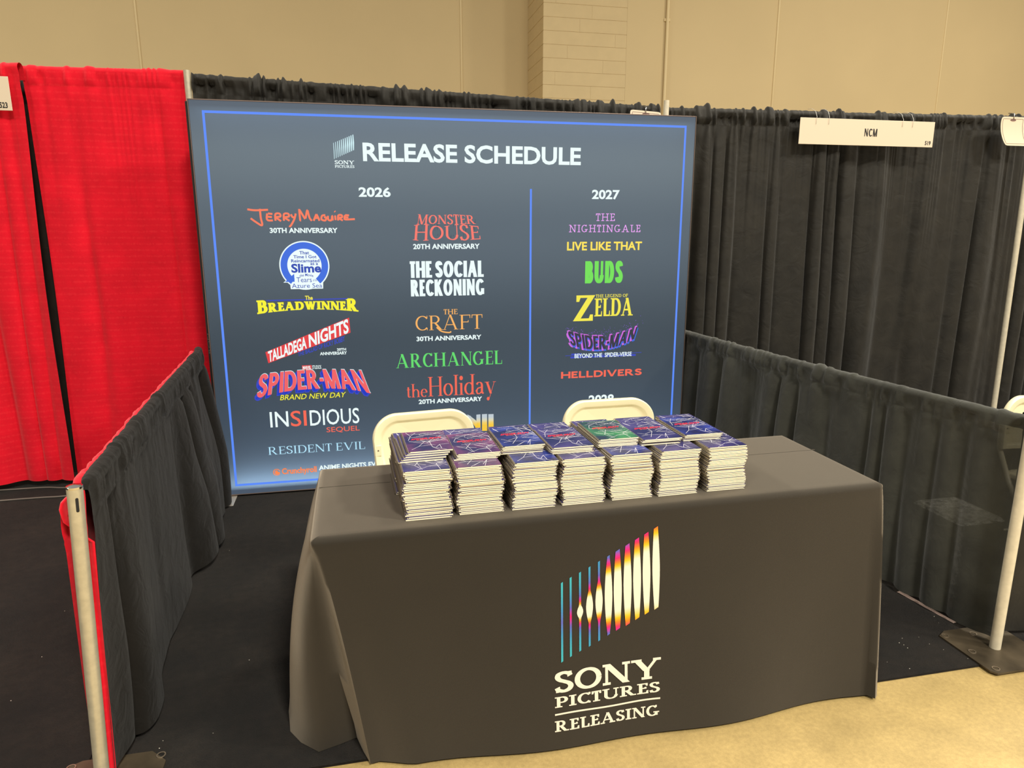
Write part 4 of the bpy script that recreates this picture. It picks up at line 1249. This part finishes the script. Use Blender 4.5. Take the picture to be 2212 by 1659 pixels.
# ================================================================== FOLDING CHAIRS
def make_chair(label):
    root = empty('folding_chair', label=label, cat='chair', group='cream folding chairs')
    W2, Z0, Z1 = .226, .548, .802

    def outline(i, n=14, zlow=None):
        """rounded back outline inset by i"""
        hw = W2 - i; zt = Z1 - i; zb_ = (Z0 + i * .6); r = .105 - i * .75; taper = .010
        pts = [(-hw + taper, zb_)]
        pts += [(hw - taper, zb_)]
        for k in range(n + 1):
            a = PI / 2 * k / n; pts.append((hw - r + r * math.cos(a), zt - r + r * math.sin(a)))
        for k in range(n + 1):
            a = PI / 2 + PI / 2 * k / n; pts.append((-hw + r + r * math.cos(a), zt - r + r * math.sin(a)))
        return pts
    curve = lambda x: .030 * (x / W2) ** 2  # the back wraps forward at its sides
    mb = MB(); rg = []
    for ins, y in ((.006, .016), (0, .010), (0, -.012), (.004, -.018), (.026, -.018), (.030, -.0165), (.036, -.009), (.043, -.0065)):
        rg.append([(p[0], y - curve(p[0]), p[1]) for p in outline(ins)])
    mb.loft(rg, True, True, False)
    inner = rg[-1]; m_ = len(inner)
    # recessed centre as shrinking rings
    cz = (Z0 + Z1) / 2
    prev = inner
    rings2 = [inner]
    for q in (.75, .5, .25, .02):
        rings2.append([(p[0] * q, -.0065 - curve(p[0] * q), cz + (p[2] - cz) * q) for p in inner])
    mb.loft(rings2, True, False, True)
    bk = mb.build('backrest', M['cream'], root, local=True); autosmooth(bk, 50)
    for sx in (-1, 1):
        mb = MB(); xa = sx * .206
        mb.box(xa - .014, xa + .014, -.0205 - curve(xa), -.012 - curve(xa), .628, .676, .0015)
        br = mb.build('bracket', M['cream'], bk, local=True)
        mb = MB(); mb.tube([(xa, -.0205 - curve(xa), .654), (xa, -.0225 - curve(xa), .654)], .0032, 10)
        mb.build('screw', M['rim'], bk, local=True)
        mb = MB(); xb = sx * .105
        mb.box(xb - .006, xb + .006, -.0225, -.017, Z1 - .020, Z1 - .008, .001)
        mb.build('moulded_tab', M['cream'], bk, local=True)
    # seat
    mb = MB(); rg = []
    def so(i, z):
        out = []; hx, y0, y1, r = .20 - i, -.42 + i, -.04 - i, .06 - i * .5
        for cx_, cy_, a0 in ((hx - r, y1 - r, 0), (-hx + r, y1 - r, 90), (-hx + r, y0 + r, 180), (hx - r, y0 + r, 270)):
            for k in range(7):
                a = math.radians(a0 + 15 * k); out.append((cx_ + r * math.cos(a), cy_ + r * math.sin(a), z))
        return out
    for i, z in ((.008, .418), (0, .424), (0, .438), (.006, .444), (.03, .444), (.06, .438)):
        rg.append(so(i, z))
    mb.loft(rg, True, True, True)
    st_ = mb.build('seat', M['cream'], root, local=True); autosmooth(st_, 50)
    for sx in (-1, 1):
        mb = MB(); mb.tube([(sx * .200, -.006, .66), (sx * .198, -.006, .55), (sx * .205, -.10, .40), (sx * .212, -.40, .012)], .0115, 12)
        mb.build('leg', M['cream_metal'], root, smooth=True, local=True)
        mb = MB(); mb.tube([(sx * .182, -.36, .425), (sx * .184, -.10, .25), (sx * .186, .09, .012)], .0115, 12)
        mb.build('leg', M['cream_metal'], root, smooth=True, local=True)
    for y, z, hw in ((-.345, .07, .210), (.065, .07, .186)):
        mb = MB(); mb.tube([(-hw, y, z), (hw, y, z)], .008, 10); mb.build('stretcher', M['cream_metal'], root, smooth=True, local=True)
    return root


def copy_tree(o, parent=None):
    c = o.copy(); C.objects.link(c); c.parent = parent
    for chd in list(o.children): copy_tree(chd, c)
    return c


ch1 = make_chair('cream plastic folding chair behind the left half of the table')
ch1.location = (.262, 3.05, -.003); ch1.rotation_euler = (0, 0, math.radians(7))
ch2 = copy_tree(ch1); ch2['label'] = 'cream plastic folding chair behind the right half of the table'
ch2.location = (1.136, 3.09, .001); ch2.rotation_euler = (0, 0, math.radians(1))
ch3 = copy_tree(ch1); ch3['label'] = 'cream folding chair peeking over the side drape at the right edge'
ch3.location = (3.225, 2.72, .003); ch3.rotation_euler = (0, 0, math.radians(-4))
for c_ in (ch1, ch2, ch3): c_.location.z = .0035

# ================================================================== CARDS AND SIGNS
def board(name, x0, x1, z0, z1, y, label, tilt=0.0, cat='sign'):
    root = empty(name, ((x0 + x1) / 2, y, z0), label=label, cat=cat)
    mb = MB(); mb.box(x0, x1, y, y + .004, z0, z1, .0008)
    mb.build('card', M['card'], root)
    return root


def ink(name, items, y, root, m=None):
    mb = MB()
    for polys, fn in items: place(mb, polys, fn, lambda X, Z, i: (X, y - .0008 - i * 2e-6, Z))
    return mb.build(name, m or M['ink'], root)


sg = board('booth_sign', 3.078, 4.176, 2.166, 2.342, 4.672, 'long white booth name card hanging on the right black drape')
ink('sign_lettering', [(stroke_text('NCM', .17, .115, .56, 0, .1, .16), quad(3.595, 3.700, 2.229, 2.282))], 4.672, sg)
ink('number_lettering', [(sans_text('519', .03), quad(4.108, 4.157, 2.180, 2.210))], 4.672, sg)
for x in (3.20, 3.30, 3.90, 3.985):
    mb = MB(); mb.tube([(x, 4.668, 2.30), (x, 4.664, 2.35), (x + .002, 4.69, 2.39), (x + .003, 4.735, 2.412), (x, 4.78, 2.415)], .0011, 6); mb.build('wire_hook', M['wire'], sg, smooth=True)
sg = board('booth_sign', -2.92, -1.812, 2.227, 2.404, 4.665, 'white number card at the left edge of the red drapes')
ink('number_lettering', [(sans_text('523', .03), quad(-1.872, -1.832, 2.239, 2.270))], 4.665, sg)
for x in (-2.6, -2.1):
    mb = MB(); mb.tube([(x, 4.663, 2.38), (x, 4.66, 2.43), (x, 4.70, 2.50), (x, 4.76, 2.51)], .0016, 6); mb.build('wire_hook', M['wire'], sg, smooth=True)


def curled_card(name, x0, x1, z0, z1, y, label, curl=.05, tilt=0.0, blank=True):
    root = empty(name, ((x0 + x1) / 2, y, z0), label=label, cat='card')
    f = lambda u, v: (x0 + (x1 - x0) * u + curl * ((1 - v) ** 2 * .8 - v * (1 - v) * .8), y - .02 * (1 - v) - abs(curl) * .4 * (v - .5) ** 2, z0 + (z1 - z0) * v + tilt * (u - .5))
    def rp(i, off):
        out = []; r = .09 - i
        for (cu, cv, a0) in ((1 - i - r, 1 - i - r, 0), (i + r, 1 - i - r, 90), (i + r, i + r, 180), (1 - i - r, i + r, 270)):
            for k in range(6):
                a = math.radians(a0 + 18 * k); out.append((cu + r * math.cos(a), cv + r * math.sin(a)))
        return out
    mb = MB(); K = 12
    for i in range(K + 1):
        for j in range(K + 1):
            u, v = i / K, j / K
            # round the corners by pulling them in
            du_, dv_ = abs(u - .5) * 2, abs(v - .5) * 2
            cc = max(0, du_ + dv_ - 1.82)
            uu = .5 + (u - .5) * (1 - cc * .25); vv = .5 + (v - .5) * (1 - cc * .25)
            mb.v.append(f(uu, vv))
    for i in range(K):
        for j in range(K):
            a = i * (K + 1) + j; mb.f.append((a, a + K + 1, a + K + 2, a + 1))
    nv = len(mb.v)
    mb.v += [(p[0], p[1] + .001, p[2]) for p in mb.v]
    mb.f += [tuple(q + nv for q in reversed(t)) for t in list(mb.f)]
    mb.build('card', M['card'], root, smooth=True)
    mb = MB(); pts = rp(.07, 0); n_ = len(pts)
    for k in range(n_):
        a, b_ = pts[k], pts[(k + 1) % n_]
        K2 = 6
        for q in range(K2):
            p0 = (a[0] + (b_[0] - a[0]) * q / K2, a[1] + (b_[1] - a[1]) * q / K2); p1 = (a[0] + (b_[0] - a[0]) * (q + 1) / K2, a[1] + (b_[1] - a[1]) * (q + 1) / K2)
            d = Vector((p1[0] - p0[0], p1[1] - p0[1])); n2 = Vector((-d.y, d.x)).normalized() * .006
            vs = [f(p0[0] - n2.x, p0[1] - n2.y), f(p1[0] - n2.x, p1[1] - n2.y), f(p1[0] + n2.x, p1[1] + n2.y), f(p0[0] + n2.x, p0[1] + n2.y)]
            mb.add([(v[0], v[1] - .0012, v[2]) for v in vs], [(0, 1, 2, 3)])
    mb.build('printed_border', M['ink_line'], root)
    # small emblem at the top and the clip
    mb = MB(); c0 = f(.5, .89)
    mb.add([(c0[0] + .026 * math.cos(a), c0[1] - .0016, c0[2] + .008 * math.sin(a)) for a in np.linspace(0, 2 * PI, 18, endpoint=False)], [tuple(range(18))])
    mb.build('printed_emblem', M['ink_line'], root)
    mb = MB(); c0 = f(.5, .97); mb.tube([(c0[0], c0[1] - .003, c0[2] - .008), (c0[0] - .004, c0[1] - .006, c0[2] + .014), (c0[0] + .004, c0[1] + .004, c0[2] + .03), (c0[0], c0[1] + .05, c0[2] + .04)], .0035, 8)
    mb.build('clip', M['chrome'], root, smooth=True)
    return root


curled_card('hanging_card', 4.775, 4.985, 2.195, 2.402, 4.70, 'white rounded card hanging by the rightmost back pole', curl=.055)
curled_card('hanging_card', 1.826, 2.046, 2.16, 2.350, 4.69, 'white rounded card peeking over the top of the lit sign', curl=.0, tilt=-.012)

# ------------------------------------------------------------------ cables
def wavy(pts):
    return [(x, y, z) for x, y, z in pts]


for lab, pts in (('rear grey cable on the carpet under the red drapes', [(-2.6, 4.74), (-2.2, 4.712), (-1.95, 4.705), (-1.82, 4.672), (-1.5, 4.64), (-1.2, 4.66)]),
                 ('front grey cable on the carpet under the red drapes', [(-2.5, 4.49), (-2.118, 4.516), (-1.9, 4.520), (-1.776, 4.517), (-1.5, 4.55), (-1.2, 4.50)])):
    sp = spline(pts, 8)
    mb = MB(); mb.tube([(p[0], p[1], .0135) for p in sp], .0052, 8)
    o = mb.build('power_cable', M['cable'], None, smooth=True)
    tag(o, lab, 'cable', 'cables under the red drapes')
